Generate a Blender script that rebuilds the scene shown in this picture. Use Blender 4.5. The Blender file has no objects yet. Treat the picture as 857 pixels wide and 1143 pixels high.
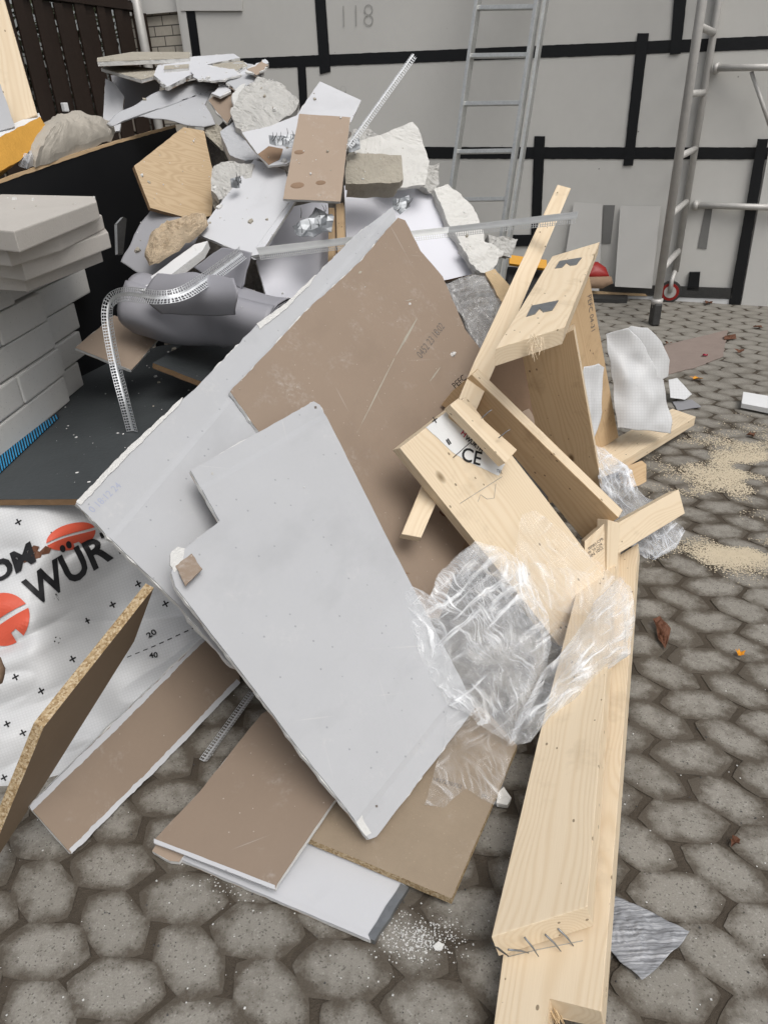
import bpy, bmesh, math, random
from mathutils import Vector, Matrix, noise
from mathutils.geometry import tessellate_polygon
RND = random.Random(7)
sc = bpy.context.scene
COL = sc.collection
# ------------------------------------------------------------------ camera
F, CX, CY, H = 793.0, 428.5, 571.5, 1.6
_dn = Vector((62, 1379, 793)).normalized()
_fw = (Vector((0, 0, 1)) - _dn * _dn.z).normalized()
_rt = _dn.cross(_fw)
R3 = Matrix((_rt, _fw, -_dn))
EYE = Vector((0, 0, H))
def ray(x, y): return R3 @ Vector(((x - CX) / F, (y - CY) / F, 1.0))
def Y(x, y, d):                      # point on the sight line at forward distance d
    r = ray(x, y); return EYE + r * (d / r.y)
def Z(x, y, z):                      # point on the sight line at height z
    r = ray(x, y); return EYE + r * ((z - H) / r.z)
def PL(x, y, p, n):
    r = ray(x, y); return EYE + r * ((p - EYE).dot(n) / r.dot(n))
cam = bpy.data.cameras.new('camera'); cam.sensor_fit = 'VERTICAL'; cam.sensor_height = 24.0
cam.lens = 24.0 * F / 1143.0; cam.clip_start = 0.02; cam.clip_end = 1500
co = bpy.data.objects.new('camera', cam); COL.objects.link(co); sc.camera = co
mw = Matrix((( R3[0][0], -R3[0][1], -R3[0][2], 0), (R3[1][0], -R3[1][1], -R3[1][2], 0),
             (R3[2][0], -R3[2][1], -R3[2][2], H), (0, 0, 0, 1)))
co.matrix_world = mw
# ------------------------------------------------------------------ materials
def hexc(r, g, b):
    f = lambda c: (c / 255 / 12.92) if c / 255 <= .04045 else ((c / 255 + .055) / 1.055) ** 2.4
    return (f(r), f(g), f(b), 1)
class NT:
    def __init__(s, name):
        s.m = bpy.data.materials.new(name); s.m.use_nodes = True
        s.t = s.m.node_tree; s.n = s.t.nodes; s.b = s.n['Principled BSDF']; s.out = s.n['Material Output']
        s.oc = None
    def node(s, ty, ins=None, **kw):
        n = s.n.new(ty)
        for k, v in kw.items(): setattr(n, k, v)
        for k, v in (ins or {}).items(): s.set(n.inputs[k], v)
        return n
    def set(s, sock, v):
        if isinstance(v, bpy.types.NodeSocket): s.t.links.new(v, sock)
        else: sock.default_value = v
    def coord(s, scale=(1, 1, 1), rnd=True):
        if s.oc is None:
            tc = s.node('ShaderNodeTexCoord'); v = tc.outputs['Object']
            if rnd:
                oi = s.node('ShaderNodeObjectInfo')
                ad = s.node('ShaderNodeVectorMath', {0: v}, operation='ADD')
                ml = s.node('ShaderNodeVectorMath', {0: (7.3, 3.1, 5.7)}, operation='SCALE'); s.set(ml.inputs['Scale'], oi.outputs['Random'])
                s.set(ad.inputs[1], ml.outputs[0]); s.oc = (v, ad.outputs[0])
            else: s.oc = (v, v)
        mp = s.node('ShaderNodeVectorMath', {0: s.oc[1], 1: scale}, operation='MULTIPLY')
        return mp.outputs[0]
    def noise(s, vec, scale, detail=4, rough=.6, dist=0):
        return s.node('ShaderNodeTexNoise', {'Vector': vec, 'Scale': scale, 'Detail': detail, 'Roughness': rough, 'Distortion': dist}).outputs['Fac']
    def ramp(s, fac, stops):
        r = s.node('ShaderNodeValToRGB', {'Fac': fac}); e = r.color_ramp.elements
        while len(e) < len(stops): e.new(.5)
        for i, (p, c) in enumerate(stops):
            e[i].position = p; e[i].color = c if len(c) == 4 else (*c, 1)
        return r.outputs['Color']
    def mix(s, f, a, b, mode='MIX'):
        n = s.node('ShaderNodeMix', data_type='RGBA', blend_type=mode)
        s.set(n.inputs['Factor'], f); s.set(n.inputs['A'], a); s.set(n.inputs['B'], b)
        return n.outputs['Result']
    def math(s, op, a, b=0.0, c=0.0, clamp=False):
        n = s.node('ShaderNodeMath', operation=op, use_clamp=clamp); s.set(n.inputs[0], a); s.set(n.inputs[1], b); s.set(n.inputs[2], c)
        return n.outputs[0]
    def bump(s, h, strength=.2, dist=.005, prev=None):
        n = s.node('ShaderNodeBump', {'Height': h, 'Strength': strength, 'Distance': dist})
        if prev: s.set(n.inputs['Normal'], prev)
        return n.outputs['Normal']
    def fin(s, col, rough=.7, nrm=None, metal=0., spec=.4):
        s.set(s.b.inputs['Base Color'], col); s.set(s.b.inputs['Roughness'], rough)
        s.b.inputs['Metallic'].default_value = metal; s.b.inputs['Specular IOR Level'].default_value = spec
        if nrm: s.set(s.b.inputs['Normal'], nrm)
        return s.m
def sc3(c, k): return (c[0] * k, c[1] * k, c[2] * k, 1)
def basic(name, c, rough=.7, var=.12, scale=6, bump=.25, bscale=90, bdist=.002, spec=.35, metal=0., speck=None):
    t = NT(name); v = t.coord()
    n1 = t.noise(v, scale, 5, .6); n2 = t.noise(v, scale * 9, 3, .6)
    col = t.mix(n1, sc3(c, 1 - var), sc3(c, 1 + var))
    col = t.mix(t.math('MULTIPLY', n2, .35), col, sc3(c, 1 - 1.6 * var))
    if speck:                                   # scattered small marks
        w = t.node('ShaderNodeTexVoronoi', {'Vector': v, 'Scale': speck[0]})
        f = t.math('LESS_THAN', w.outputs['Distance'], speck[1])
        col = t.mix(t.math('MULTIPLY', f, speck[3] if len(speck) > 3 else .8), col, speck[2])
    nb = t.noise(v, bscale, 4, .65)
    return t.fin(col, rough, t.bump(nb, bump, bdist), metal, spec)
def scuffed(name, c, rough, var, scale, bump, bscale, bdist, spec, speck):
    """board paper: faint mottling, chalky rubs, thin scratches and grey smudges"""
    t = NT(name); v = t.coord()
    n1 = t.noise(v, scale, 5, .6); n2 = t.noise(v, 95, 3, .6)
    col = t.mix(n1, sc3(c, 1 - var), sc3(c, 1 + var)); col = t.mix(t.math('MULTIPLY', n2, .3), col, sc3(c, 1 - 1.8 * var))
    ch = t.math('MULTIPLY', t.ramp(t.noise(v, 6, 5, .7), [(.55, (0, 0, 0, 1)), (.75, (1, 1, 1, 1))]), t.ramp(t.noise(v, 70, 4, .7), [(.45, (0, 0, 0, 1)), (.7, (1, 1, 1, 1))]))
    col = t.mix(t.math('MULTIPLY', ch, .45), col, (.62, .61, .59, 1))
    for ang, o in ((35, 0.), (-62, 5.)):
        m = t.node('ShaderNodeMapping', {'Vector': v, 'Location': (o, o, o), 'Rotation': (0, 0, math.radians(ang))}).outputs[0]; m = t.node('ShaderNodeVectorMath', {0: m, 1: (2.2, 95, 1)}, operation='MULTIPLY').outputs[0]
        l = t.math('MULTIPLY', t.ramp(t.noise(m, 1., 2, .4), [(.72, (0, 0, 0, 1)), (.77, (1, 1, 1, 1))]), t.ramp(t.noise(v, 3.5, 2), [(.5, (0, 0, 0, 1)), (.62, (1, 1, 1, 1))]))
        col = t.mix(t.math('MULTIPLY', l, .4), col, (.60, .59, .57, 1))
    sm = t.ramp(t.noise(t.coord((1, 1.7, 1)), 3.2, 4, .6), [(.56, (0, 0, 0, 1)), (.8, (1, 1, 1, 1))])
    col = t.mix(t.math('MULTIPLY', sm, .5), col, sc3(c, .74))
    w = t.node('ShaderNodeTexVoronoi', {'Vector': v, 'Scale': speck[0]}); col = t.mix(t.math('MULTIPLY', t.math('LESS_THAN', w.outputs['Distance'], speck[1]), speck[3]), col, speck[2])
    nb = t.math('ADD', t.noise(v, bscale, 3, .6), t.math('MULTIPLY', t.noise(v, 14, 3, .5), 2.))
    return t.fin(col, rough, t.bump(nb, bump, bdist * 2), 0., spec)
def wood(name, light, dark, knots=True, dirt=.0):
    t = NT(name); v = t.coord(); raw = t.oc[0]
    sx = t.node('ShaderNodeSeparateXYZ', {0: v}); raws = t.node('ShaderNodeSeparateXYZ', {0: raw})
    oi = t.node('ShaderNodeObjectInfo')
    w1 = t.noise(t.coord((.45, 1.6, 1.6)), 1.6, 3, .5); w2 = t.noise(t.coord((2.5, 22, 22)), 2.0, 3, .5)
    y0 = t.math('MULTIPLY_ADD', w1, .34, -.16); yy = t.math('SUBTRACT', raws.outputs[1], y0)
    zz = t.math('ADD', raws.outputs[2], t.math('MULTIPLY_ADD', oi.outputs['Random'], .05, .035))
    rr = t.math('SQRT', t.math('ADD', t.math('MULTIPLY', yy, yy), t.math('MULTIPLY', zz, zz)))
    ph = t.math('MULTIPLY_ADD', rr, 720., t.math('MULTIPLY', w2, 1.5))
    kv = t.coord((.5, 1, 1)); vo = t.node('ShaderNodeTexVoronoi', {'Vector': kv, 'Scale': 5.2})
    kd = vo.outputs['Distance']
    if knots: ph = t.math('ADD', ph, t.math('DIVIDE', .28, t.math('ADD', kd, .03)))
    ring = t.math('POWER', t.math('MULTIPLY_ADD', t.math('SINE', ph), .5, .5), 2.2)
    fib = t.noise(t.coord((4, 130, 130)), 3, 3, .6)
    big = t.noise(t.coord((1.5, 5, 5)), 2.2, 3, .5)
    col = t.mix(t.math('MULTIPLY', ring, .36), light, dark)
    col = t.mix(t.math('MULTIPLY', fib, .28), col, sc3(dark, .85))
    col = t.mix(t.math('MULTIPLY', big, .4), col, sc3(light, 1.12))
    if knots:
        col = t.mix(t.ramp(kd, [(.045, (1, 1, 1, 1)), (.085, (0, 0, 0, 1))]), col, sc3(dark, .42))
    sp = t.node('ShaderNodeTexVoronoi', {'Vector': t.coord((.6, 1, 1)), 'Scale': 26.})
    col = t.mix(t.math('MULTIPLY', t.math('LESS_THAN', sp.outputs['Distance'], .085), .75), col, sc3(dark, .25))
    d = t.noise(t.coord((1, 1, 1)), 7, 5, .65)
    col = t.mix(t.ramp(d, [(.56, (0, 0, 0, 1)), (.8, (.35 + dirt,) * 3)]), col, sc3(dark, .5))
    nb = t.bump(t.math('ADD', t.math('MULTIPLY', ring, .4), fib), .22, .0015)
    return t.fin(col, .62, nrm=nb, spec=.3)
def chip(name, c1, c2, c3, scale=220):
    t = NT(name); v = t.coord((1, 1, 1))
    w = t.node('ShaderNodeTexVoronoi', {'Vector': v, 'Scale': scale})
    col = t.ramp(t.node('ShaderNodeSeparateColor', {0: w.outputs['Color']}).outputs[0], [(.0, c1), (.5, c2), (1, c3)])
    n = t.noise(v, 260, 3); col = t.mix(t.math('MULTIPLY', n, .5), col, sc3(c1, .6))
    return t.fin(col, .85, t.bump(w.outputs['Distance'], .5, .003), spec=.2)
def plywood(name, light, dark):
    t = NT(name); w = t.noise(t.coord((1.2, 5.5, 1)), 2.2, 2, .4)
    s = t.math('SINE', t.math('MULTIPLY', w, 95)); s = t.math('MULTIPLY_ADD', s, .5, .5)
    f = t.noise(t.coord((3, 90, 3)), 4, 3)
    col = t.mix(t.math('MULTIPLY', s, .5), light, dark); col = t.mix(t.math('MULTIPLY', f, .3), col, sc3(dark, .8))
    return t.fin(col, .6, t.bump(f, .15, .001))
def layered(name, a, b, n=260.):
    t = NT(name); raws = t.node('ShaderNodeSeparateXYZ', {0: (t.coord(), t.oc[0])[1]})
    s = t.math('GREATER_THAN', t.math('SINE', t.math('MULTIPLY', raws.outputs[2], 6.283 * n)), 0)
    nn = t.noise(t.coord(), 60, 4); col = t.mix(s, a, b); col = t.mix(t.math('MULTIPLY', nn, .5), col, sc3(a, .4))
    return t.fin(col, .85, t.bump(nn, .5, .003))
def metal(name, c, rough=.4, var=.15):
    t = NT(name); v = t.coord(); w = t.node('ShaderNodeTexVoronoi', {'Vector': v, 'Scale': 90.})
    n = t.noise(v, 12, 5, .65); col = t.mix(n, sc3(c, 1 - var * 2), sc3(c, 1 + var))
    col = t.mix(.25, col, t.mix(t.node('ShaderNodeSeparateColor', {0: w.outputs['Color']}).outputs[0], sc3(c, .7), sc3(c, 1.2)))
    return t.fin(col, t.math('MULTIPLY_ADD', n, .3, rough - .1), t.bump(n, .1, .002), .85, .5)
def film(name, base=.05, edge=.55, streak=1., tint=(.93, .95, .97, 1), angs=(-46, 38, -75)):
    """clear film: mostly see-through, white streaks painted in as crease highlights, whiter where seen edge-on"""
    t = NT(name); uv = t.node('ShaderNodeUVMap').outputs[0]
    wn = t.node('ShaderNodeTexNoise', {'Vector': uv, 'Scale': 13., 'Detail': 2.}); wv = t.node('ShaderNodeVectorMath', {0: wn.outputs['Color'], 1: (.034, .034, 0)}, operation='MULTIPLY')
    p = t.node('ShaderNodeVectorMath', {0: uv, 1: wv.outputs[0]}, operation='ADD').outputs[0]
    def streaks(ang, lo, hi, a, b, ofs):
        m = t.node('ShaderNodeMapping', {'Vector': p, 'Location': (ofs, ofs, 0), 'Rotation': (0, 0, math.radians(ang))}).outputs[0]
        m = t.node('ShaderNodeVectorMath', {0: m, 1: (a, b, 1)}, operation='MULTIPLY').outputs[0]; n = t.noise(m, 1.0, 3, .55); return t.ramp(n, [(lo, (0, 0, 0, 1)), (hi, (1, 1, 1, 1))])
    mk = [t.ramp(t.noise(t.node('ShaderNodeVectorMath', {0: uv, 1: (o, o, 0)}, operation='ADD').outputs[0], 9, 2, .5), [(.42, (0, 0, 0, 1)), (.6, (1, 1, 1, 1))]) for o in (0., 3., 6.)]
    s = None
    for (ang, k), a, b in (((angs[0], 0), 9, 95), ((angs[1], 1), 9, 85), ((angs[2], 2), 10, 110)):
        x = t.math('MULTIPLY', streaks(ang, .52, .70, a, b, k * 2.), mk[k]); s = x if s is None else t.math('MAXIMUM', s, x)
    fine = streaks(-50, .55, .75, 60, 330, 9.); haze = t.noise(uv, 22, 4, .6)
    s = t.math('ADD', t.math('MULTIPLY', s, .62), t.math('ADD', t.math('MULTIPLY', fine, .16), t.math('MULTIPLY', t.math('POWER', haze, 3), .55)))
    lw = t.node('ShaderNodeLayerWeight', {'Blend': .4})
    f = t.math('ADD', t.math('MULTIPLY', s, streak), t.math('MULTIPLY_ADD', t.math('POWER', lw.outputs['Facing'], 2.4), edge, base), clamp=True)
    t.fin(tint, .14, t.bump(s, .5, .006), spec=.9)
    tr = t.node('ShaderNodeBsdfTransparent', {'Color': (.985, .985, .985, 1)})
    mx = t.node('ShaderNodeMixShader', {0: f, 1: tr.outputs[0], 2: t.b.outputs[0]})
    t.t.links.new(mx.outputs[0], t.out.inputs[0]); return t.m
def membrane(name, c, grid=True):
    t = NT(name); raw = (t.coord(), t.oc[0])[1]
    n = t.noise(t.coord(), 9, 4); col = t.mix(n, sc3(c, .92), sc3(c, 1.06)); nb = t.noise(t.coord(), 150, 3)
    if grid:
        uv = t.node('ShaderNodeUVMap'); s = t.node('ShaderNodeSeparateXYZ', {0: uv.outputs[0]})
        g = None
        for k in (0, 1):
            a = t.math('GREATER_THAN', t.math('SINE', t.math('MULTIPLY', s.outputs[k], 6.283 * 190)), .72)
            g = a if g is None else t.math('MAXIMUM', g, a)
        col = t.mix(t.math('MULTIPLY', g, .17), col, sc3(c, .55)); nb = t.math('ADD', t.math('MULTIPLY', g, .6), nb)
    return t.fin(col, .45, t.bump(nb, .3, .0015), spec=.4)
W = hexc
MAT = {}
MAT['paper'] = scuffed('drywall_grey_paper', (.45, .46, .478), .75, .07, 5, .25, 320, .0006, .25, speck=(26, .075, (.2, .21, .23, 1), .55))
MAT['paper_w'] = scuffed('drywall_white_paper', (.57, .58, .605), .7, .05, 5, .2, 260, .0006, .25, speck=(18, .06, (.2, .21, .23, 1), .5))
MAT['brown'] = scuffed('drywall_brown_paper', (.285, .22, .168), .72, .10, 4, .2, 300, .0006, .3, speck=(34, .06, (.6, .56, .5, 1), .55))
MAT['brownl'] = scuffed('drywall_pale_brown_paper', (.37, .29, .225), .75, .09, 4, .2, 300, .0006, .3, speck=(30, .06, (.6, .56, .5, 1), .5))
MAT['gyps'] = basic('gypsum_core', (.66, .66, .645), .95, .10, 14, .9, 150, .004, .15)
MAT['lam'] = basic('white_laminate', (.70, .71, .77), .6, .02, 4, .05, 100, .0005, .5)
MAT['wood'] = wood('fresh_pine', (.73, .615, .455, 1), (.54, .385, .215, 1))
MAT['wood_d'] = wood('dark_pine', (.56, .41, .25, 1), (.37, .22, .105, 1), dirt=.2)
MAT['saw'] = basic('sawn_end_grain', (.62, .47, .29), .9, .14, 20, .8, 200, .003, .15)
MAT['chip'] = chip('chipboard_edge', (.27, .18, .09, 1), (.48, .36, .21, 1), (.64, .53, .37, 1))
MAT['chipface'] = scuffed('chipboard_face', (.315, .25, .18), .7, .16, 12, .3, 180, .0012, .3, speck=(60, .1, (.5, .42, .3, 1), .3))
MAT['chipdark'] = basic('chipboard_brown_face', (.25, .185, .125), .7, .12, 7, .3, 160, .0012, .3)
MAT['ply'] = plywood('plywood_face', (.55, .42, .27, 1), (.40, .28, .16, 1))
MAT['plyedge'] = layered('plywood_edge', (.12, .07, .035, 1), (.34, .22, .12, 1))
MAT['deck'] = basic('dark_antislip_coating', (.055, .062, .066), .62, .25, 7, .6, 60, .003, .4, speck=(22, .04, (.5, .5, .5, 1), .6))
MAT['black'] = basic('black_phenolic_film', (.006, .0065, .008), .5, .3, 5, .15, 60, .001, .3)
MAT['tape'] = basic('black_joint_tape', (.008, .009, .011), .42, .3, 12, .4, 30, .003, .4)
MAT['wall'] = basic('cement_board', (.61, .605, .58), .85, .09, 1.6, .2, 160, .0008, .2, speck=(5, .03, (.08, .08, .08, 1), .6))
MAT['wall2'] = basic('cement_board_light', (.60, .595, .575), .85, .05, 1.6, .2, 160, .0008, .2)
MAT['aer'] = basic('aerated_concrete', (.64, .635, .61), .95, .09, 5, .6, 130, .002, .15, speck=(55, .13, (.3, .29, .27, 1), .35))
MAT['aer2'] = basic('aerated_concrete_slab', (.50, .475, .44), .95, .1, 5, .6, 130, .002, .15, speck=(60, .12, (.3, .27, .24, 1), .3))
MAT['rub'] = basic('plaster_rubble', (.50, .495, .475), .95, .18, 9, 1.0, 45, .008, .15, speck=(40, .13, (.32, .31, .29, 1), .5))
MAT['rub2'] = basic('beige_rubble', (.40, .37, .31), .95, .2, 9, 1.0, 40, .008, .15)
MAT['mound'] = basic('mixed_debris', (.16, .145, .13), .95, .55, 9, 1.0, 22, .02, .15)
MAT['pvc'] = basic('grey_membrane', (.30, .30, .33), .5, .10, 3, .08, 30, .002, .45)
MAT['pvc_l'] = basic('grey_membrane_light', (.27, .272, .29), .5, .07, 3, .1, 30, .002, .4)
MAT['curl'] = basic('grey_curled_sheet', (.42, .43, .45), .6, .06, 5, .15, 60, .001, .35)
MAT['zinc'] = metal('galvanised_steel', (.30, .315, .33), .45)
MAT['zincm'] = basic('dull_zinc', (.47, .48, .48), .5, .12, 20, .2, 60, .001, .5, metal=.3)
MAT['zincw'] = metal('white_zinc_bead', (.72, .74, .76), .5, .06)
MAT['alu'] = metal('aluminium', (.60, .61, .60), .42, .1)
MAT['scaf'] = basic('scaffold_tube', (.52, .51, .49), .5, .2, 18, .3, 60, .002, .5, metal=.25)
MAT['dkm'] = metal('dark_metal', (.10, .10, .10), .5)
MAT['red'] = basic('red_paint', (.27, .018, .015), .4, .1, 9, .1)
MAT['yel'] = basic('yellow_paint', (.62, .30, .015), .45, .1, 9, .1)
MAT['foam'] = basic('orange_foam', (.62, .33, .065), .85, .2, 16, .7, 60, .005, .2)
MAT['wht'] = basic('white_plastic', (.72, .73, .74), .45, .05, 9, .1)
MAT['bag'] = basic('beige_sack', (.40, .37, .32), .7, .12, 8, .5, 30, .005, .3)
MAT['rag'] = basic('tan_mineral_wool', (.66, .53, .38), .95, .3, 34, 1.0, 150, .012, .05)
MAT['fence'] = basic('dark_brown_boards', (.022, .013, .009), .6, .3, 4, .4, 40, .003, .3)
MAT['leaf'] = basic('orange_leaf', (.70, .30, .02), .6, .15, 30, .3)
MAT['leafb'] = basic('brown_leaf', (.13, .055, .03), .7, .3, 40, .4)
MAT['leafg'] = basic('hedge_leaf', (.05, .06, .03), .6, .5, 5, .3)
MAT['saw_d'] = basic('sawdust_flakes', (.56, .49, .37), .95, .12, 30, .3)
MAT['ink'] = basic('black_print', (.012, .012, .014), .6, .2, 30, .1)
MAT['inkg'] = basic('grey_print', (.15, .13, .115), .7, .2, 30, .1)
MAT['inkbl'] = basic('bluish_print', (.36, .39, .5), .7, .1, 30, .1)
MAT['pencil'] = basic('pencil_mark', (.37, .37, .355), .8, .15, 30, .1)
MAT['inkr'] = basic('red_print', (.62, .10, .055), .55, .08, 30, .1)
MAT['inkp'] = basic('dark_red_print', (.40, .02, .06), .55, .08, 30, .1)
MAT['blue'] = basic('blue_strap', (.03, .26, .50), .4, .1, 20, .1)
MAT['card'] = basic('cardboard', (.27, .185, .125), .85, .15, 8, .4, 60, .002, .2)
MAT['cardr'] = basic('wet_reddish_card', (.26, .21, .185), .85, .2, 8, .5, 30, .003, .25)
MAT['memb'] = membrane('white_membrane', (.60, .61, .62, 1))
MAT['memb_p'] = membrane('white_membrane_plain', (.70, .71, .71, 1), False)
MAT['film'] = film('clear_film', base=.075, edge=.45, streak=1.05); MAT['filmd'] = film('dusty_film', .22, .45, .7, (.55, .55, .55, 1))
MAT['filmb'] = film('bluish_film', .07, .65, 1., (.86, .9, .96, 1)); MAT['film2'] = film('clear_film_fold', angs=(42, 60, 25)); MAT['films'] = film('flat_film', .02, .35, .45)
def scrim():
    t = NT('grey_fibre_sheet'); v = t.coord((1, 1, 1), False); mp = t.node('ShaderNodeMapping', {'Vector': v, 'Rotation': (0, 0, math.radians(-28)), 'Scale': (10, 150, 10)}).outputs[0]
    n = t.noise(mp, 1.0, 4, .7); col = t.ramp(n, [(.34, (.11, .114, .125, 1)), (.5, (.27, .28, .30, 1)), (.68, (.52, .53, .56, 1))])
    return t.fin(col, .5, t.bump(n, .8, .003), spec=.5)
MAT['scrim'] = scrim()
def brickmat():
    t = NT('grey_brick'); v = t.coord(rnd=False)
    b = t.node('ShaderNodeTexBrick', {'Vector': v, 'Color1': (.52, .48, .41, 1), 'Color2': (.42, .39, .34, 1), 'Mortar': (.07, .065, .06, 1), 'Scale': 1.0, 'Mortar Size': .006, 'Brick Width': .2, 'Row Height': .085, 'Mortar Smooth': .3})
    n = t.noise(v, 30, 4); col = t.mix(t.math('MULTIPLY', n, .4), b.outputs['Color'], (.16, .15, .13, 1))
    return t.fin(col, .9, t.bump(t.math('ADD', b.outputs['Fac'], t.math('MULTIPLY', n, -.4)), -.7, .008))
MAT['scrimdark'] = basic('dark_grey_board', (.20, .20, .195), .8)
MAT['brick'] = brickmat()
def pavemat():
    t = NT('paving_stone'); v = t.coord(rnd=False)
    a = t.node('ShaderNodeAttribute', attribute_name='dirt').outputs['Fac']; tone = t.node('ShaderNodeAttribute', attribute_name='tone').outputs['Fac']
    n = t.noise(v, 22, 5, .7); fine = t.noise(v, 260, 3, .7); big = t.noise(v, 1.7, 4, .55)
    base = t.mix(fine, (.165, .154, .134, 1), (.37, .352, .315, 1)); base = t.mix(t.math('MULTIPLY', tone, .5), base, (.215, .203, .178, 1))
    g = t.node('ShaderNodeTexVoronoi', {'Vector': v, 'Scale': 300.}); gc = t.node('ShaderNodeSeparateColor', {0: g.outputs['Color']}).outputs[0]
    base = t.mix(t.math('MULTIPLY', t.math('GREATER_THAN', gc, .965), .3), base, (.46, .45, .42, 1))
    base = t.mix(t.math('MULTIPLY', t.math('LESS_THAN', gc, .05), .55), base, (.04, .035, .03, 1))
    m = t.math('ADD', a, t.math('MULTIPLY_ADD', n, 2.1, -1.0)); m = t.math('ADD', m, t.math('MULTIPLY_ADD', big, 1.3, -.66))
    m = t.ramp(m, [(.05, (0, 0, 0, 1)), (.85, (1, 1, 1, 1))])
    dirt = t.mix(fine, (.045, .036, .027, 1), (.115, .096, .073, 1))
    col = t.mix(t.math('MULTIPLY', m, .93), base, dirt)
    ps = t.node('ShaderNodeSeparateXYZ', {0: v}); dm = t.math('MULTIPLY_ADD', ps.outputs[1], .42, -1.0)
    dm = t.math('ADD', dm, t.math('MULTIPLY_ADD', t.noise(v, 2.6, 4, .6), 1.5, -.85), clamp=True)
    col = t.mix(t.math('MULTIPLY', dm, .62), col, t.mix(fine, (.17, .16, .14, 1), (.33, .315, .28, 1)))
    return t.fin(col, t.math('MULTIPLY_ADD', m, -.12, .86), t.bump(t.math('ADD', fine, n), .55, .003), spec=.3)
MAT['pave'] = pavemat()
MAT['joint'] = basic('joint_sand', (.085, .07, .054), .95, .35, 14, 1.0, 160, .006, .2, speck=(140, .10, (.2, .19, .17, 1), .35))
# ------------------------------------------------------------------ geometry helpers
WM = {}
def link(o, mat4=None, parent=None):
    COL.objects.link(o); m = mat4 or Matrix.Identity(4)
    if parent: o.parent = parent; o.matrix_parent_inverse = WM[parent.name].inverted()
    o.matrix_basis = m; WM[o.name] = m; return o
def tag(o, label, cat, group=None, kind=None):
    if label: o['label'] = label; o['category'] = cat
    if group: o['group'] = group
    if kind: o['kind'] = kind
    return o
def empty(name, loc, label, cat, group=None):
    o = bpy.data.objects.new(name, None); o.empty_display_size = .05
    link(o, Matrix.Translation(loc)); return tag(o, label, cat, group)
def struct(o, kind='structure'): o['kind'] = kind; return o
def mesh(name, verts, faces, mats, mat4=None, parent=None, fm=None, smooth=False):
    me = bpy.data.meshes.new(name); me.from_pydata([tuple(v) for v in verts], [], faces)
    for m in (mats if isinstance(mats, (list, tuple)) else [mats]): me.materials.append(MAT[m] if isinstance(m, str) else m)
    if fm: me.polygons.foreach_set('material_index', fm)
    if smooth: me.polygons.foreach_set('use_smooth', [True] * len(me.polygons))
    me.update(); return link(bpy.data.objects.new(name, me), mat4, parent)
def bmobj(name, bm, mats, mat4=None, parent=None, smooth=False):
    me = bpy.data.meshes.new(name); bm.normal_update(); bm.to_mesh(me); bm.free()
    for m in (mats if isinstance(mats, (list, tuple)) else [mats]): me.materials.append(MAT[m] if isinstance(m, str) else m)
    if smooth: me.polygons.foreach_set('use_smooth', [True] * len(me.polygons))
    return link(bpy.data.objects.new(name, me), mat4, parent)
def plane3(an):
    p = [Y(*a) for a in an]; n = (p[1] - p[0]).cross(p[2] - p[0]).normalized()
    if n.dot(EYE - p[0]) < 0: n = -n
    return p[0], n
def frame(o, x, n):
    n = n.normalized(); x = (x - n * x.dot(n)).normalized(); y = n.cross(x)
    m = Matrix((x, y, n)).transposed().to_4x4(); m.translation = o; return m
def resample(p2, step, rag, rnd, keep=True):
    out = []
    for i, a in enumerate(p2):
        b = p2[(i + 1) % len(p2)]; L = (b - a).length; k = max(1, int(L / step))
        d = (b - a) / L if L > 1e-9 else Vector((0, 0)); nn = Vector((d.y, -d.x))
        r = rag[i % len(rag)] if isinstance(rag, (list, tuple)) else rag
        for j in range(k):
            w = 0 if (j == 0 and keep) else 1
            o = (noise.noise(Vector((i * 7.1 + j * step * 22, rnd, 1.3))) * .7 + noise.noise(Vector((i * 3.1 + j * step * 90, rnd, 5.3))) * .5) * r * w
            out.append(a + (b - a) * (j / k) + nn * o)
    return out
def prism(p2, z0, z1, fmat=0, smat=0, bev=0.):
    """bmesh of a 2-D outline between heights z0 (back) and z1 (front)"""
    bm = bmesh.new(); a = sum(p2[i - 1].x * p2[i].y - p2[i].x * p2[i - 1].y for i in range(len(p2)))
    if a < 0: p2 = p2[::-1]
    top = [bm.verts.new((q.x, q.y, z1)) for q in p2]; bot = [bm.verts.new((q.x, q.y, z0)) for q in p2]
    f = bm.faces.new(top); f.material_index = fmat
    f = bm.faces.new(bot[::-1]); f.material_index = fmat
    n = len(p2)
    for i in range(n):
        f = bm.faces.new((top[i], bot[i], bot[(i + 1) % n], top[(i + 1) % n])); f.material_index = smat
    if bev: bmesh.ops.bevel(bm, geom=bm.edges[:], offset=bev, segments=2, affect='EDGES', profile=.6, clamp_overlap=True)
    for f in bm.faces:
        if len(f.verts) > 4: pass
    bm.normal_update(); big = [f for f in bm.faces if len(f.verts) > 4]
    if big: bmesh.ops.triangulate(bm, faces=big)
    return bm
def px_outline(px, an, off=0., xi=0):
    p0, n = plane3(an); p0 = p0 + n * off
    P = [PL(x, y, p0, n) for x, y in px]; c = sum(P, Vector()) / len(P)
    M = frame(c, P[(xi + 1) % len(P)] - P[xi], n); I = M.inverted()
    return [(I @ q).to_2d() for q in P], M
def plate(name, px, an, t, mats, label=None, cat=None, group=None, parent=None, rag=0., step=.02, bev=0., off=0., xi=0, lab2=None):
    """flat piece: outline seen at px on the plane through the anchors (px, py, distance), real thickness t behind it"""
    p2, M = px_outline(px, an, off, xi)
    if rag: p2 = resample(p2, step, rag, px[0][0] * .37)
    o = bmobj(name, prism(p2, -t, 0, 0, 1 if isinstance(mats, (list, tuple)) else 0, bev), mats, M, parent)
    if label: tag(o, label, cat, group)
    return o
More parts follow.
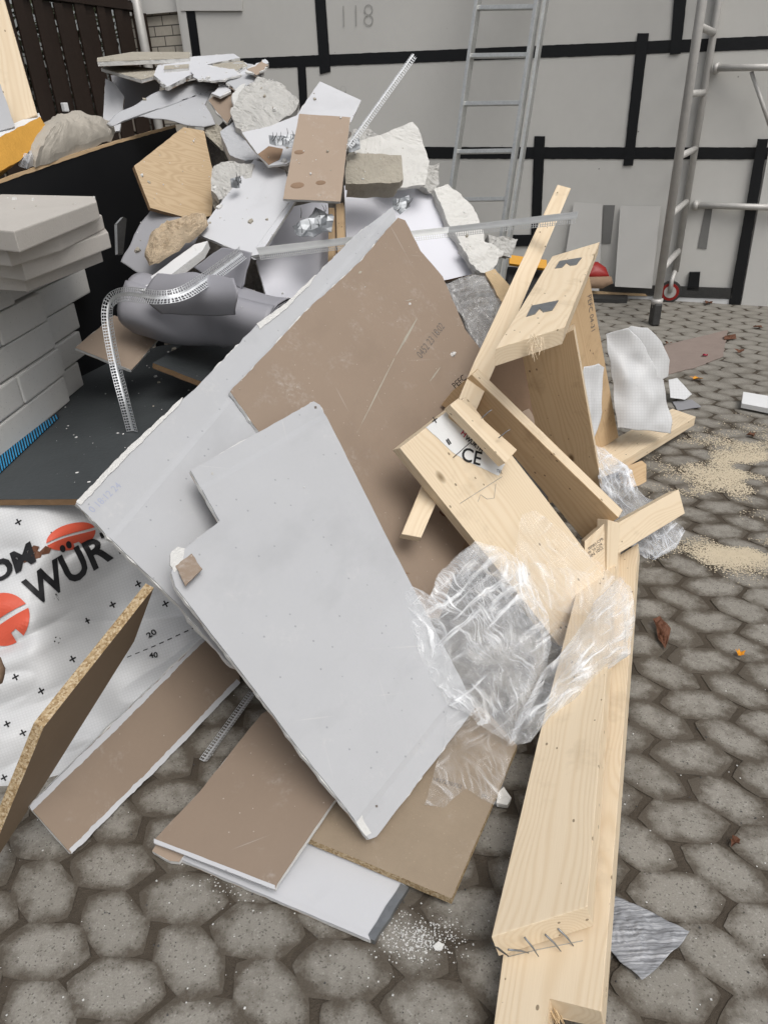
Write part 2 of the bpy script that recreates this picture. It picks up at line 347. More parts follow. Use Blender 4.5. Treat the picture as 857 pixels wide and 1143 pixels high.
def drywall(px, an, face, label, group=None, t=.0125, rag=.006, prag=.003, off=0., xi=0, name='plasterboard_piece', cat='plasterboard', core='gyps', fname='paper_face', taper=()):
    p2, M = px_outline(px, an, off, xi); s = px[0][0] * .37 + px[0][1]
    core_o = bmobj(name, prism(resample(p2, .014, rag, s), -t, -.0008), core, M)
    tag(core_o, label, cat, group)
    bm = prism(resample(p2, .02, prag, s + 3.), -.0006, .0006)
    for y0, sg in taper:                       # factory-tapered border: the middle of the board stands 3 mm higher
        for yy in (y0, y0 + sg * .016): bmesh.ops.bisect_plane(bm, geom=bm.verts[:] + bm.edges[:] + bm.faces[:], plane_co=(0, yy, 0), plane_no=(0, 1, 0))
    for v in bm.verts:
        if v.co.z > 0 and taper: v.co.z += .0032 * min(max(0, min(1, (v.co.y - y0) * sg / .016)) for y0, sg in taper)
    bmobj(fname, bm, face, M, core_o)
    bmobj('paper_back', prism(resample([q * .995 for q in p2], .05, prag, s + 5.), -t - .0012, -t - .0003), 'brown' if face != 'brown' else 'paper', M, core_o)
    return core_o
def tubebm(bm, pts, r, seg=10, caps=True):
    rings = []
    for i, p in enumerate(pts):
        d = (pts[min(i + 1, len(pts) - 1)] - pts[max(i - 1, 0)]).normalized()
        u = d.orthogonal().normalized() if i == 0 else (u - d * u.dot(d)).normalized()
        v = d.cross(u); rr = r[i] if isinstance(r, (list, tuple)) else r
        rings.append([bm.verts.new(p + (u * math.cos(k * 2 * math.pi / seg) + v * math.sin(k * 2 * math.pi / seg)) * rr) for k in range(seg)])
    for a, b in zip(rings, rings[1:]):
        for k in range(seg): bm.faces.new((a[k], a[(k + 1) % seg], b[(k + 1) % seg], b[k]))
    if caps: bm.faces.new(rings[0][::-1]); bm.faces.new(rings[-1])
    return bm
def tube(name, pts, r, mat, parent=None, seg=10, smooth=True):
    bm = bmesh.new(); tubebm(bm, [Vector(p) for p in pts], r, seg); return bmobj(name, bm, mat, None, parent, smooth)
def boxbm(bm, c, x, y, z):
    v = [bm.verts.new(c + x * a + y * b + z * d) for a in (-1, 1) for b in (-1, 1) for d in (-1, 1)]
    for f in ((0, 1, 3, 2), (4, 6, 7, 5), (0, 4, 5, 1), (2, 3, 7, 6), (0, 2, 6, 4), (1, 5, 7, 3)): bm.faces.new([v[i] for i in f])
def box(name, c, x, y, z, mat, parent=None, bev=0., label=None, cat=None, group=None):
    """half-extent vectors x, y, z; local x along x"""
    c = Vector(c); bm = bmesh.new(); lx, ly, lz = x.length, y.length, z.length
    boxbm(bm, Vector(), Vector((lx, 0, 0)), Vector((0, ly, 0)), Vector((0, 0, lz)))
    if bev: bmesh.ops.bevel(bm, geom=bm.edges[:], offset=bev, segments=2, affect='EDGES', profile=.6)
    bmesh.ops.recalc_face_normals(bm, faces=bm.faces[:])
    o = bmobj(name, bm, mat, frame(c, x, x.cross(y)), parent)
    if label: tag(o, label, cat, group)
    return o
def polar(name, px, dist, mat, amp=.02, seed=0., fr=9., rings=26, step=.02, parent=None, fold=True, thick=.0, cen=None, layers=1, gap=.012, uvs=False, lift=None):
    """crumpled sheet whose rim is seen at px; dist(x, y) gives its forward distance"""
    n = len(px); rim = []
    for i in range(n):
        a = Vector(px[i]); b = Vector(px[(i + 1) % n]); k = max(2, int((b - a).length / 5))
        for j in range(k):
            q = a + (b - a) * j / k; d = (b - a).normalized()
            q += Vector((d.y, -d.x)) * noise.noise(Vector((q.x * .05, q.y * .05, seed))) * 2.4 * (1 if amp else 0); rim.append(q)
    c = Vector(cen) if cen else sum(rim, Vector((0, 0))) / len(rim); m = len(rim)
    V, Fc, UV = [], [], []
    nr = (Y(c.x + 20, c.y, dist(c.x + 20, c.y)) - Y(c.x - 20, c.y, dist(c.x - 20, c.y))).cross(Y(c.x, c.y - 20, dist(c.x, c.y - 20)) - Y(c.x, c.y + 20, dist(c.x, c.y + 20))).normalized()
    if nr.dot(EYE - Y(c.x, c.y, dist(c.x, c.y))) < 0: nr = -nr
    dirs = [Vector((math.sin(q * 2.4 + seed), math.cos(q * 1.7 + seed * 2), math.sin(q * 3.3 + 1 + seed))).normalized() for q in range(7)]
    def disp(p, w):
        q = p * fr + Vector((seed, seed * 1.7, 0)); h = noise.noise(q) * .8
        if fold:
            wv = Vector((noise.noise(q * .5), noise.noise(q * .5 + Vector((9, 0, 0))), noise.noise(q * .5 + Vector((0, 9, 0)))))
            for i, d in enumerate(dirs):
                s = (p * fr * (1.2 + .55 * i) + wv * 1.6).dot(d) + i; f = abs(s - math.floor(s) - .5) * 2
                h += (f - .5) * (.62 / (1 + .45 * i))
        return h
    for L in range(layers):
        b0 = len(V)
        for r in range(rings + 1):
            s = r / rings
            for q in rim:
                xy = c + (q - c) * s; p = Y(xy.x, xy.y, dist(xy.x, xy.y))
                if lift: p += nr * lift(s)
                h = disp(p + Vector((L * 3.3, L * 1.1, 0)), s)
                V.append(p + nr * (h * amp * (1 - .45 * s ** 4) * (1 if not L else .8) - L * gap)); UV.append((xy.x * .0016, xy.y * .0016))
        for r in range(rings):
            for k in range(m):
                a = b0 + r * m + k; b = b0 + r * m + (k + 1) % m
                Fc.append((a, b, b + m, a + m) if r else (a, b + m, a + m))
    o = mesh(name, V, Fc, mat, None, parent, smooth=not fold or amp < .012)
    if uvs:
        uv = o.data.uv_layers.new(name='UVMap')
        for lp in o.data.loops: uv.data[lp.index].uv = UV[lp.vertex_index]
    if thick:
        md = o.modifiers.new('thickness', 'SOLIDIFY'); md.thickness = thick; md.offset = -1
    return o
def lin(*an):                      # distance as a plane through three (px, py, distance) anchors
    p0, n = plane3(an)
    return lambda x, y: PL(x, y, p0, n).y
def chunk(name, px, an, t, mat, label, cat='rubble', group=None, rough=.012, seed=1.):
    """broken lump: outline with depth, faces knocked about"""
    p2, M = px_outline(px, an); p2 = resample(p2, .025, rough * 1.2, seed)
    bm = prism(p2, -t, 0); bm.normal_update(); bmesh.ops.triangulate(bm, faces=bm.faces[:])
    for lim in (.03, .03, .016):
        es = [e for e in bm.edges if e.calc_length() > lim]
        if es: bmesh.ops.subdivide_edges(bm, edges=es, cuts=1, use_grid_fill=False)
        bmesh.ops.triangulate(bm, faces=bm.faces[:])
    for v in bm.verts:
        q = v.co * 17 + Vector((seed, seed, 0)); back = 1 if v.co.z < -t * .5 else .35
        g = q * 2.7; rdg = abs(noise.noise(g)) + .5 * abs(noise.noise(g * 2.3))
        v.co += Vector((noise.noise(q), noise.noise(q + Vector((5, 0, 0))), noise.noise(q + Vector((0, 5, 0))))) * rough * (1.3 if back == 1 else .7)
        v.co.z -= rdg * rough * (.0 if back == 1 else 1.1)
        if back == 1: v.co.x *= .9; v.co.y *= .9
    return tag(bmobj(name, bm, mat, M), label, cat, group)
def bead(name, pts, ua, ub, wa, wb, mat, label=None, cat='corner bead', group=None, parent=None, cell=.010, solid=False):
    """perforated angle bead: two legs off one corner line; ua/ub give each leg's direction per point"""
    P = [Vector(p) for p in pts]; cum = [0.]
    for a, b in zip(P, P[1:]): cum.append(cum[-1] + (b - a).length)
    def at(s):
        i = max(k for k in range(len(P) - 1) if cum[k] <= s + 1e-9); f = (s - cum[i]) / max(1e-9, cum[i + 1] - cum[i])
        g = lambda U: (U[i].lerp(U[i + 1], f) if isinstance(U, list) else U)
        p = P[i].lerp(P[i + 1], f); t = (P[i + 1] - P[i]).normalized()
        a = g(ua); b = g(ub); a = (a - t * a.dot(t)).normalized(); b = (b - t * b.dot(t)).normalized(); return p, a, b
    V, Fc = [], []; N = int(cum[-1] / cell)
    S = [at(min(cum[-1], i * cell)) for i in range(N + 1)]
    T = [at(min(cum[-1], i * cell + cell * .32)) for i in range(N + 1)]
    def quad(a, b, c, d): k = len(V); V.extend((a, b, c, d)); Fc.append((k, k + 1, k + 2, k + 3))
    for k in range(N):
        for leg, w in ((1, wa), (2, wb)):
            if not w: continue
            A, B, A2 = S[k], S[k + 1], T[k]; u, v, u2 = A[leg], B[leg], A2[leg]
            for f0, f1 in ((0, .28 if not solid or leg == 2 else .9), (.60, .66), (.93, 1.0)):
                quad(A[0] + u * w * f0, B[0] + v * w * f0, B[0] + v * w * f1, A[0] + u * w * f1)
            for f0, f1 in ((.28, .60), (.66, .93)):
                quad(A[0] + u * w * f0, A2[0] + u2 * w * f0, A2[0] + u2 * w * f1, A[0] + u * w * f1)
    o = mesh(name, V, Fc, mat, None, parent); md = o.modifiers.new('gauge', 'SOLIDIFY'); md.thickness = .0008
    if label: tag(o, label, cat, group)
    return o
def nailplate(px, an, label, group='galvanised nail plates lying on the heap', seed=1, prongs=7, name='nail_plate', mats='zinc'):
    p2, M = px_outline(px, an, .012); bm = prism(p2, -.0016, 0); bmesh.ops.triangulate(bm, faces=bm.faces[:])
    bmesh.ops.subdivide_edges(bm, edges=bm.edges[:], cuts=3, use_grid_fill=True)
    for v in bm.verts: v.co.z += noise.noise(Vector((v.co.x * 22 + seed, v.co.y * 22, seed))) * .022
    o = tag(bmobj(name, bm, mats, M), label, 'nail plate', group)
    r = random.Random(seed); xs = [q.x for q in p2]; ys = [q.y for q in p2]
    for i in range(prongs):
        bm = bmesh.new(); a = Vector((r.uniform(min(xs), max(xs)) * .75, r.uniform(min(ys), max(ys)) * .6, 0)); b = a + Vector((r.uniform(-.012, .012), r.uniform(0, .02), r.uniform(.02, .04)))
        tubebm(bm, [a, a.lerp(b, .5) + Vector((.003, 0, 0)), b], [.0016, .0013, .0006], 5); bmobj('prong', bm, 'dkm', M, o)
    return o
def letters(name, s, mapf, size, mat, parent, bold=0., cuts=1, shear=0., M=None, spacing=1.):
    cu = bpy.data.curves.new('t', 'FONT'); cu.body = s; cu.size = size; cu.offset = bold; cu.shear = shear; cu.resolution_u = 3; cu.space_character = spacing
    ob = bpy.data.objects.new('t', cu); COL.objects.link(ob); dg = bpy.context.evaluated_depsgraph_get()
    me = bpy.data.meshes.new_from_object(ob.evaluated_get(dg)); bpy.data.objects.remove(ob); bpy.data.curves.remove(cu)
    bm = bmesh.new(); bm.from_mesh(me); bpy.data.meshes.remove(me); bmesh.ops.triangulate(bm, faces=bm.faces[:])
    for _ in range(cuts):
        es = [e for e in bm.edges if e.calc_length() > size * .12]
        if es: bmesh.ops.subdivide_edges(bm, edges=es, cuts=1); bmesh.ops.triangulate(bm, faces=bm.faces[:])
    if mapf:
        for v in bm.verts: v.co = mapf(v.co.x, v.co.y)
    return bmobj(name, bm, mat, M, parent)
def on_plate(o, px0, px1, h=.0012):
    """local frame on the face of plate o: origin seen at px0, x axis towards px1"""
    M = WM[o.name]; n = M.to_3x3() @ Vector((0, 0, 1)); p0 = M.translation
    a = PL(*px0, p0, n); b = PL(*px1, p0, n); m = frame(a + n * h, b - a, n); return m, (b - a).length
def print_on(o, s, px0, px1, mat, hpx=None, bold=0., parent=None, h=.0012, name='stamp', asp=.62):
    m, L = on_plate(o, px0, px1, h); size = L / max(1, len(s)) / asp
    return letters(name, s, None, size, mat, parent or o, bold, 0, M=m)
def nail(parent, a, b, bend, mat='dkm', r=.0016, name='nail'):
    return tube(name, [a, a.lerp(b, .5), b, b + bend], [r, r, r, r * .5], mat, parent, 6)
# ------------------------------------------------------------------ setting
gp = mesh('ground', [(-400, -400, -.06), (400, -400, -.06), (400, 400, -.06), (-400, 400, -.06)], [(0, 1, 2, 3)], 'joint'); struct(gp)
def paving():
    A1, A2, OV = Vector((.190, -.087)), Vector((.286, .106)), Vector((.142, .053))
    rot = lambda a: Vector((math.cos(math.radians(a)), math.sin(math.radians(a))))
    O = Z(48, 1059, 0).to_2d()
    def cell(pts, ang):
        u = rot(ang); w = Vector((-u.y, u.x)); q = [u * a + w * b for a, b in pts]
        q = [p for i in range(6) for p in (q[i].lerp(q[i - 1], .13), q[i], q[i].lerp(q[(i + 1) % 6], .13))]
        q = [(q[i - 1] + 2 * q[i] + q[(i + 1) % 18]) / 4 for i in range(18)]
        q = [p * 1.045 for p in q]
        return [p for i in range(18) for p in ((q[i], q[i].lerp(q[(i + 1) % 18], .5)) if i % 3 == 2 else (q[i],))]
    cH = cell([(.112, .0), (.064, .060), (-.060, .062), (-.112, 0), (-.064, -.060), (.060, -.062)], -8)
    cV = cell([(.108, .012), (.052, .060), (-.068, .056), (-.108, -.012), (-.052, -.060), (.068, -.056)], -46)
    V, Fc, D, Tn = [], [], [], []; rnd = random.Random(3)
    def stone(poly, w):
        if not (-3.4 < w.x < 5.4 and -.9 < w.y < 7.9): return
        q0 = [p * rnd.uniform(.99, 1.0) + Vector((rnd.uniform(-.0018, .0018), rnd.uniform(-.0018, .0018))) for p in poly]; b = len(V); n = len(q0); tone = rnd.random(); tz = rnd.uniform(-.0018, .001); tx, ty = rnd.uniform(-.010, .010), rnd.uniform(-.010, .010)
        for f, z, d in ((1.0, -.014, 1.), (.985, -.0012, .95), (.88, -.0002, .76), (.70, .0, .42), (.42, .0, .05)):
            for p in q0:
                r = p * f; V.append((w.x + r.x, w.y + r.y, z + tz + r.x * tx + r.y * ty)); D.append(d); Tn.append(tone)
        for k2 in range(4):
            for i in range(n):
                j = (i + 1) % n; Fc.append((b + k2 * n + i, b + k2 * n + j, b + (k2 + 1) * n + j, b + (k2 + 1) * n + i))
        Fc.append(tuple(b + 4 * n + i for i in range(n)))
    for j in range(-30, 40):
        for i in range(-60, 60):
            c = O + A1 * i + A2 * j + Vector((rnd.uniform(-.004, .004), rnd.uniform(-.004, .004)))
            stone(cH, c); stone(cV, c + OV)
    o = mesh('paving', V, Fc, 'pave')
    for nm, dat in (('dirt', D), ('tone', Tn)):
        a = o.data.attributes.new(nm, 'FLOAT', 'POINT'); a.data.foreach_set('value', dat)
    struct(o)
    js = mesh('joint_sand', [(-4.3, -1.3, -.0042), (6.6, -1.3, -.0042), (6.6, 9.2, -.0042), (-4.3, 9.2, -.0042)], [(0, 1, 2, 3)], 'joint'); struct(js)
paving()
# ------------------------------------------------------------------ wall, ladder, scaffold
WN = Vector((.466, 1, 0)).normalized() * -1; W0 = Vector((2.5, 6.35, 0)); WX = Vector((1, -.466, 0)).normalized()
def WP(x, y, off=0.): return PL(x, y, W0 + WN * off, WN)
wl = W0 + WX * -4.70; wr = W0 + WX * 6
wall = box('panelled_wall', (wl + wr) / 2 - WN * .06 + Vector((0, 0, 2)), (wr - wl) / 2, WN * -.06, Vector((0, 0, 2)), 'wall')
tag(wall, 'grey cement board house wall with black taped joints behind the heap', 'wall')
def strip(name, px, off, mat, t=.003, parent=wall, rag=0):
    P = [WP(x, y, off) for x, y in px]; c = sum(P, Vector()) / 4; M = frame(c, P[1] - P[0], WN); I = M.inverted()
    p2 = [(I @ p).to_2d() for p in P]
    if rag: p2 = resample(p2, .03, rag, px[0][0])
    return bmobj(name, prism(p2, -t, 0), mat, M, parent)
for i, px in enumerate([[(180, 70.5), (480, 56), (857, 40), (857, 56)][:0] or [(200, 68), (857, 40), (857, 55), (200, 80)], [(440, 164), (857, 164.5), (857, 178), (440, 177)],
        [(207, 8), (217, 8), (226, 75), (215, 75)], [(350, -20), (362, -20), (369, 80), (357, 83)], [(332, 72), (341, 72), (345, 150), (336, 150)],
        [(596, 152), (608, 152), (600, 330), (590, 330)], [(711, 37), (724, 37), (706, 185), (695, 185)], [(753, -20), (768, -20), (759, 60), (747, 61)], [(570, 262), (606, 262), (606, 275), (570, 275)]]):
    strip('joint_tape', px, .004 + .0012 * i, 'tape', .002, rag=.003)
strip('loose_strip', [(845, 155), (857, 155), (825, 343), (812, 343)], .03, 'tape', .004, rag=.004)
strip('board_flap', [(202, -12), (270, -14), (270, 12), (202, 24 - 12)], .02, 'wall2', .012)
strip('corner_trim', [(200, 10), (207, 10), (216, 75), (208, 75)], .012, 'wall2', .006)
strip('base_rail', [(640, 316), (818, 322), (816, 333), (640, 326)], .03, 'dkm', .02)
strip('base_board', [(640, 328), (816, 334), (814, 344), (640, 336)], .02, 'wht', .012)
strip('side_board', [(857, 170), (870, 170), (870, 352), (826, 343)], .022, 'wall2', .014)
strip('socket_box', [(769, 304), (781, 304), (779, 325), (766, 324)], .03, 'tape', .03)
for a, l in (([(673, 229), (686, 229), (681, 272), (671, 272)], 0), ([(787, 230), (795, 230), (788, 278), (778, 277)], 0)): strip('dark_gap', a, .006, 'scrimdark', .003)
def wtext(s, x0, y0, x1, y1, size):
    a = WP(x0, y0, .006); b = WP(x1, y1, .006); letters('pencil_number', s, None, size, 'pencil', wall, -.007, 0, M=frame(a, b - a, WN))
wtext('118', 377, 31, 403, 30, .24); wtext('99', 370, 112, 392, 111, .17)
for px, lb, dd in (([(640, 226), (672, 228), (668, 325), (625, 320)], 'short grey board leaning on the wall behind the timber trestle', .10), ([(692, 230), (737, 230), (727, 322), (686, 318)], 'tall pale grey board leaning on the wall left of the scaffold', .12)):
    P = [WP(x, y, d) for (x, y), d in zip(px, (.03, .03, dd, dd))]; P[2].z = max(P[2].z, .01); P[3].z = P[2].z
    n = (P[1] - P[0]).cross(P[3] - P[0]).normalized(); n = n if n.dot(EYE - P[0]) > 0 else -n
    c = sum(P, Vector()) / 4; M = frame(c, P[1] - P[0], n); I = M.inverted()
    tag(bmobj('leaning_board', prism([(I @ p).to_2d() for p in P], -.012, 0), 'wall2', M), lb, 'board', 'boards leaning on the wall')
# brick pier and fence at the far left
bp = Y(187, 60, 8.45); 
pier = box('brick_pier', (bp.x - .05, 8.75, 1.5), Vector((.36, -.12, 0)), Vector((.1, .2, 0)), Vector((0, 0, 1.5)), 'brick')
pier.data.transform(Matrix.Identity(4)); tag(pier, 'grey brick pier with dark mortar beside the brown fence', 'brick pier')
M = frame(Vector((bp.x - .05, 8.75, 1.5)), Vector((1, -.33, 0)), Vector((-.33, -1, 0)))
bm = bmesh.new(); boxbm(bm, Vector(), Vector((.42, 0, 0)), Vector((0, 1.5, 0)), Vector((0, 0, .2))); bmesh.ops.recalc_face_normals(bm, faces=bm.faces[:])
pier.data.materials.clear(); me = pier.data; bm.to_mesh(me); bm.free(); me.materials.append(MAT['brick']); pier.matrix_basis = M; WM[pier.name] = M
box('cap_stone', Vector((bp.x - .05, 8.74, 2.62)) + Vector((0, -.21, -.04)), Vector((.36, -.12, 0)), Vector((.01, .03, 0)), Vector((0, 0, .13)), 'wall2', pier)
fa = Y(-60, 60, 6.3); fb = Y(163, 60, 8.4); fa.z = fb.z = 0; fd = (fb - fa); fl = fd.length; fd.normalize(); fn = Vector((fd.y, -fd.x, 0))
fence = empty('board_fence', (fa + fb) / 2, 'dark brown fence of upright boards with leafy gaps', 'fence')
bm = bmesh.new(); x = 0.; r = random.Random(2); k = 0
while x < fl:
    w = r.uniform(.085, .12); c = fa + fd * (x + w / 2) + Vector((0, 0, 1.25 + r.uniform(-.01, .01))) + fn * (0 if k % 2 else .022)
    boxbm(bm, c, fd * w / 2, fn * .009, Vector((0, 0, 1.2))); x += w + r.uniform(.008, .024); k += 1
bmesh.ops.recalc_face_normals(bm, faces=bm.faces[:]); bmobj('upright_boards', bm, 'fence', None, fence)
for z in (.55, 2.5): box('rail', (fa + fb) / 2 + Vector((0, 0, z)) - fn * .03, fd * fl / 2, fn * .018, Vector((0, 0, .045)), 'fence', fence)
box('top_cap', (fa + fb) / 2 + Vector((0, 0, 2.49)), fd * fl / 2, fn * .04, Vector((0, 0, .03)), 'fence', fence)
q = Y(67, 120, 1.); t0 = (fa - EYE).dot(fn) / (ray(67, 120)).dot(fn); q = EYE + ray(67, 120) * t0 + fn * .06
box('wire_clip', q, fd * .025, fn * .02, Vector((0, 0, .035)), 'wht', fence, .008)
dpx = Y(158, 30, 8.3); tube('downpipe', [(dpx.x, 8.3, .05), (dpx.x, 8.3, 2.1), (dpx.x - .02, 8.32, 3.)], .045, 'scaf'); tag(bpy.data.objects['downpipe'], 'thin grey downpipe between the fence and the brick pier', 'downpipe')
V, Fc = [], []
for i in range(6500):
    c = fa + fd * r.uniform(-.2, fl) - fn * r.uniform(.08, .5) + Vector((0, 0, r.uniform(.2, 2.7))); s = r.uniform(.02, .045)
    u = Vector((r.uniform(-1, 1), r.uniform(-1, 1), r.uniform(-1, 1))).normalized(); v = u.orthogonal().normalized(); b = len(V)
    V += [c - u * s, c + v * s * .5, c + u * s, c - v * s * .5]; Fc.append((b, b + 1, b + 2, b + 3))
struct(mesh('hedge', V, Fc, 'leafg'), 'stuff')
# ladder
def LP(x, y, d): return Y(x, y, d)
LT, LB = [LP(533.5, 0, 6.72), LP(600, 0, 6.42)], [LP(504, 214, 6.42), LP(563, 247, 6.10)]
lad = empty('aluminium_ladder', (LB[0] + LB[1]) / 2 * 1.0, 'aluminium extension ladder leaning on the grey wall', 'ladder')
lx = (LB[1] - LB[0]).normalized(); ld = [(LB[i] - LT[i]).normalized() for i in (0, 1)]; lnn = lx.cross(ld[0]).normalized(); lnn = lnn if lnn.dot(EYE - LT[0]) > 0 else -lnn
for i in (0, 1):
    d = ld[i]; bot = LB[i] + d * ((0.03 - LB[i].z) / d.z) if d.z < 0 else LB[i]; top = LT[i] - d * 1.0; xx = (lx - d * lx.dot(d)).normalized(); nn = d.cross(xx).normalized()
    box('stile', (top + bot) / 2, (bot - top) / 2, xx * .014, nn * .038, 'alu', lad, .002)
    o2 = xx * (.045 if i else -.045) - lnn * .05
    if i: box('stile', (top + bot) / 2 + o2, (bot - top) / 2, xx * .012, nn * .03, 'alu', lad, .002)
for k in range(-3, 9):
    yl = [9, 61.5, 116.5, 170, 219.5]; 
    f = (9 + 53.5 * k) / 1.0; a = Y(*(533.5 - .138 * f, f), 6.72 - .3 * f / 214); b = Y(*(600 - .15 * f, f - 1), 6.42 - .3 * f / 231)
    if a.z < .1: continue
    e = (b - a) / 2; nn = lnn; box('rung', (a + b) / 2, e * .97, ld[0] * .016, nn * .016, 'alu', lad, .004)
# scaffold
s1 = Z(729, 362, 0); s2 = Z(748, 336, 0)
scf = empty('scaffold_frame', s2, 'grey tubular scaffold frame with a red caster by the wall', 'scaffold')
tube('standard', [s1 + Vector((0, 0, .13)), s1 + Vector((0, 0, 4))], .031, 'scaf', scf, 14)
tube('standard', [s2 + Vector((0, 0, .25)), s2 + Vector((0, 0, 4))], .027, 'scaf', scf, 14)
box('caster_foot', s1 + Vector((0, 0, .085)), Vector((.03, 0, 0)), Vector((0, .05, 0)), Vector((0, 0, .085)), 'dkm', scf, .012)
tube('collar', [s1 + Vector((0, 0, .16)), s1 + Vector((0, 0, .2))], .044, 'scaf', scf, 14)
bm = bmesh.new(); wc = s2 + Vector((-.03, -.03, .09)); ax = (EYE - wc).normalized(); ax.z = 0; ax.normalize()
tubebm(bm, [wc - ax * .018, wc + ax * .018], .09, 20); whl = bmobj('caster_wheel', bm, 'dkm', None, scf)
bm = bmesh.new(); tubebm(bm, [wc - ax * .02, wc + ax * .021], .073, 20); bmobj('red_rim', bm, 'red', None, whl)
bm = bmesh.new(); tubebm(bm, [wc - ax * .022, wc + ax * .024], .05, 20); bmobj('hub', bm, 'scaf', None, whl)
tube('caster_fork', [wc + ax * .03, wc + ax * .03 + Vector((.0, 0, .1)), s2 + Vector((0, 0, .27))], .018, 'scaf', scf)
for k in range(10):
    z = .42 + k * .385; a = s1 + Vector((0, 0, z)); b = s2 + Vector((0, 0, z)); tube('rung', [a.lerp(b, .03), b], .024, 'scaf', scf, 10)
for (x, y, x2, y2) in ((797, 76, 870, 75), (773, 229, 875, 232)):
    a = s2 + Vector((0, 0, 0)); pa = Y(x, y, s2.y - .02); pb = Y(x2, y2, s2.y - .35); tube('ledger', [pa, pb], .024, 'scaf', scf); tube('coupler', [pa, pa.lerp(pb, .06)], .036, 'scaf', scf)
tube('brace', [Y(838, 80, s2.y - .2), Y(862, 150, s2.y - .3)], .014, 'scaf', scf)
# things lying by the foot of the wall
def flat(name, px, z, mat, t, label, cat, rag=0., group=None):
    P = [Z(x, y, z) for x, y in px]; c = sum(P, Vector()) / len(P); M = frame(c, P[1] - P[0], Vector((0, 0, 1))); I = M.inverted(); p2 = [(I @ p).to_2d() for p in P]
    if rag: p2 = resample(p2, .03, rag, px[0][0])
    return tag(bmobj(name, prism(p2, -t, 0), mat, M), label, cat, group)
rt = empty('red_power_tool', Z(668, 322, 0), 'red and brown tool body lying by the wall behind the trestle', 'power tool')
polar('housing', [(655, 294), (666, 292), (676, 299), (680, 309), (668, 312), (652, 310)], lin((655, 288, 5.9), (681, 309, 5.8), (652, 310, 5.8)), 'red', .0, 2, rings=8, fold=False, parent=rt, lift=lambda s: .04 * (1 - s * s) ** .5)
polar('grip', [(650, 310), (682, 309), (684, 316), (672, 322), (650, 322)], lin((650, 310, 5.8), (682, 309, 5.8), (650, 322, 5.75)), 'card', .0, 3, rings=8, fold=False, parent=rt, lift=lambda s: .05 * (1 - s * s) ** .5)
flat('wood_lath', [(655, 322), (722, 324), (722, 328), (655, 326)], .05, 'wood_d', .02, 'thin brown lath lying along the wall foot behind the trestle', 'lath')
flat('dark_bar', [(648, 326), (700, 328), (700, 334), (648, 333)], .035, 'dkm', .035, 'short black bar lying in front of the lath at the wall foot', 'bar')
lv = plate('spirit_level', [(568, 284), (610, 290), (610, 300), (568, 294)], [(568, 284, 4.9), (610, 290, 4.85), (568, 294, 4.85)], .025, 'yel', 'yellow spirit level seen behind the slender batten', 'spirit level', bev=.003)
plate('black_case', [(566, 296), (607, 300), (604, 345), (560, 340)], [(566, 296, 4.95), (607, 300, 4.9), (560, 340, 4.7)], .2, 'black', 'black case below the yellow level behind the batten', 'case', bev=.02)
# ------------------------------------------------------------------ the heap's mass
BIG = [(412, 937, 1.096), (530, 790, 1.476), (350, 448, 2.147)]
pC, nC = plane3(BIG)
def moundz(x, y):
    def g(cx, cy, sx, sy, h): return h * math.exp(-((x - cx) / sx) ** 2 - ((y - cy) / sy) ** 2)
    z = g(-.75, 4.35, 1.0, .75, 1.45) + g(.15, 3.95, .55, .6, .75) + g(-.9, 3.2, .9, .9, .25)
    if y < 3.6 and x < -.1: z = max(min(z, .55), .40 if y > 2.0 else 0)
    lim = pC.z + (-(nC.x * (x - pC.x) + nC.y * (y - pC.y))) / nC.z - .22
    z = min(z, max(0, lim)) if y < 3.4 else z
    z += (noise.noise(Vector((x * 4, y * 4, 3))) * .10 + noise.noise(Vector((x * 11, y * 11, 8))) * .05) * (1 if z > .12 else 0)
    if x > .75: z -= (x - .75) * 1.6
    return max(z, -.05)
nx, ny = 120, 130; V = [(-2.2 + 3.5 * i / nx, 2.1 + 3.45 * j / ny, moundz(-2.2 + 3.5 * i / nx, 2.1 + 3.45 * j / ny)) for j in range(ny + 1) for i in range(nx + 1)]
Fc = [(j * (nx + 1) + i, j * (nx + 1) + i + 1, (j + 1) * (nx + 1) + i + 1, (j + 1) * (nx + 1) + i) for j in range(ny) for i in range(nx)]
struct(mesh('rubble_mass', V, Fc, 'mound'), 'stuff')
# ------------------------------------------------------------------ left: black panel, blocks, deck sheet
zd = .62
def D(x, y): return Y(x, y, Z(x, y, zd).y)
def DY(x, y): return Z(x, y, zd).y
bp_ = plate('black_board', [(-60, 226), (0, 204), (77, 177), (128, 160.5), (196, 141), (212, 205), (230, 400), (60, 470), (-60, 560)], [(0, 204, 2.95), (196, 141, 4.15), (205, 385, 3.75)], .008, ['black', 'black'],
    'large black film-faced panel standing behind the concrete blocks', 'panel', xi=1)
plate('wood_edge', [(-60, 223), (0, 200.5), (77, 173.5), (128, 157.5), (196, 139), (197, 142), (128, 161), (77, 178), (0, 205), (-60, 227)], [(0, 204, 2.95), (196, 141, 4.15), (205, 385, 3.75)], .012, 'wood_d', parent=bp_, off=.004, rag=.003)
dk = plate('plywood_sheet', [(-70, 558), (90, 557), (150, 556), (330, 400), (270, 372), (215, 380), (100, 400), (-70, 560 - 100)], [(0, 557, Z(0, 557, zd).y), (90, 557, Z(90, 557, zd).y), (250, 400, Z(250, 400, zd).y)], .02, ['deck', 'plyedge'],
    'big dark grey textured plywood sheet lying flat beside the blocks', 'plywood sheet', rag=.003, step=.03)
dc = WM[dk.name].translation
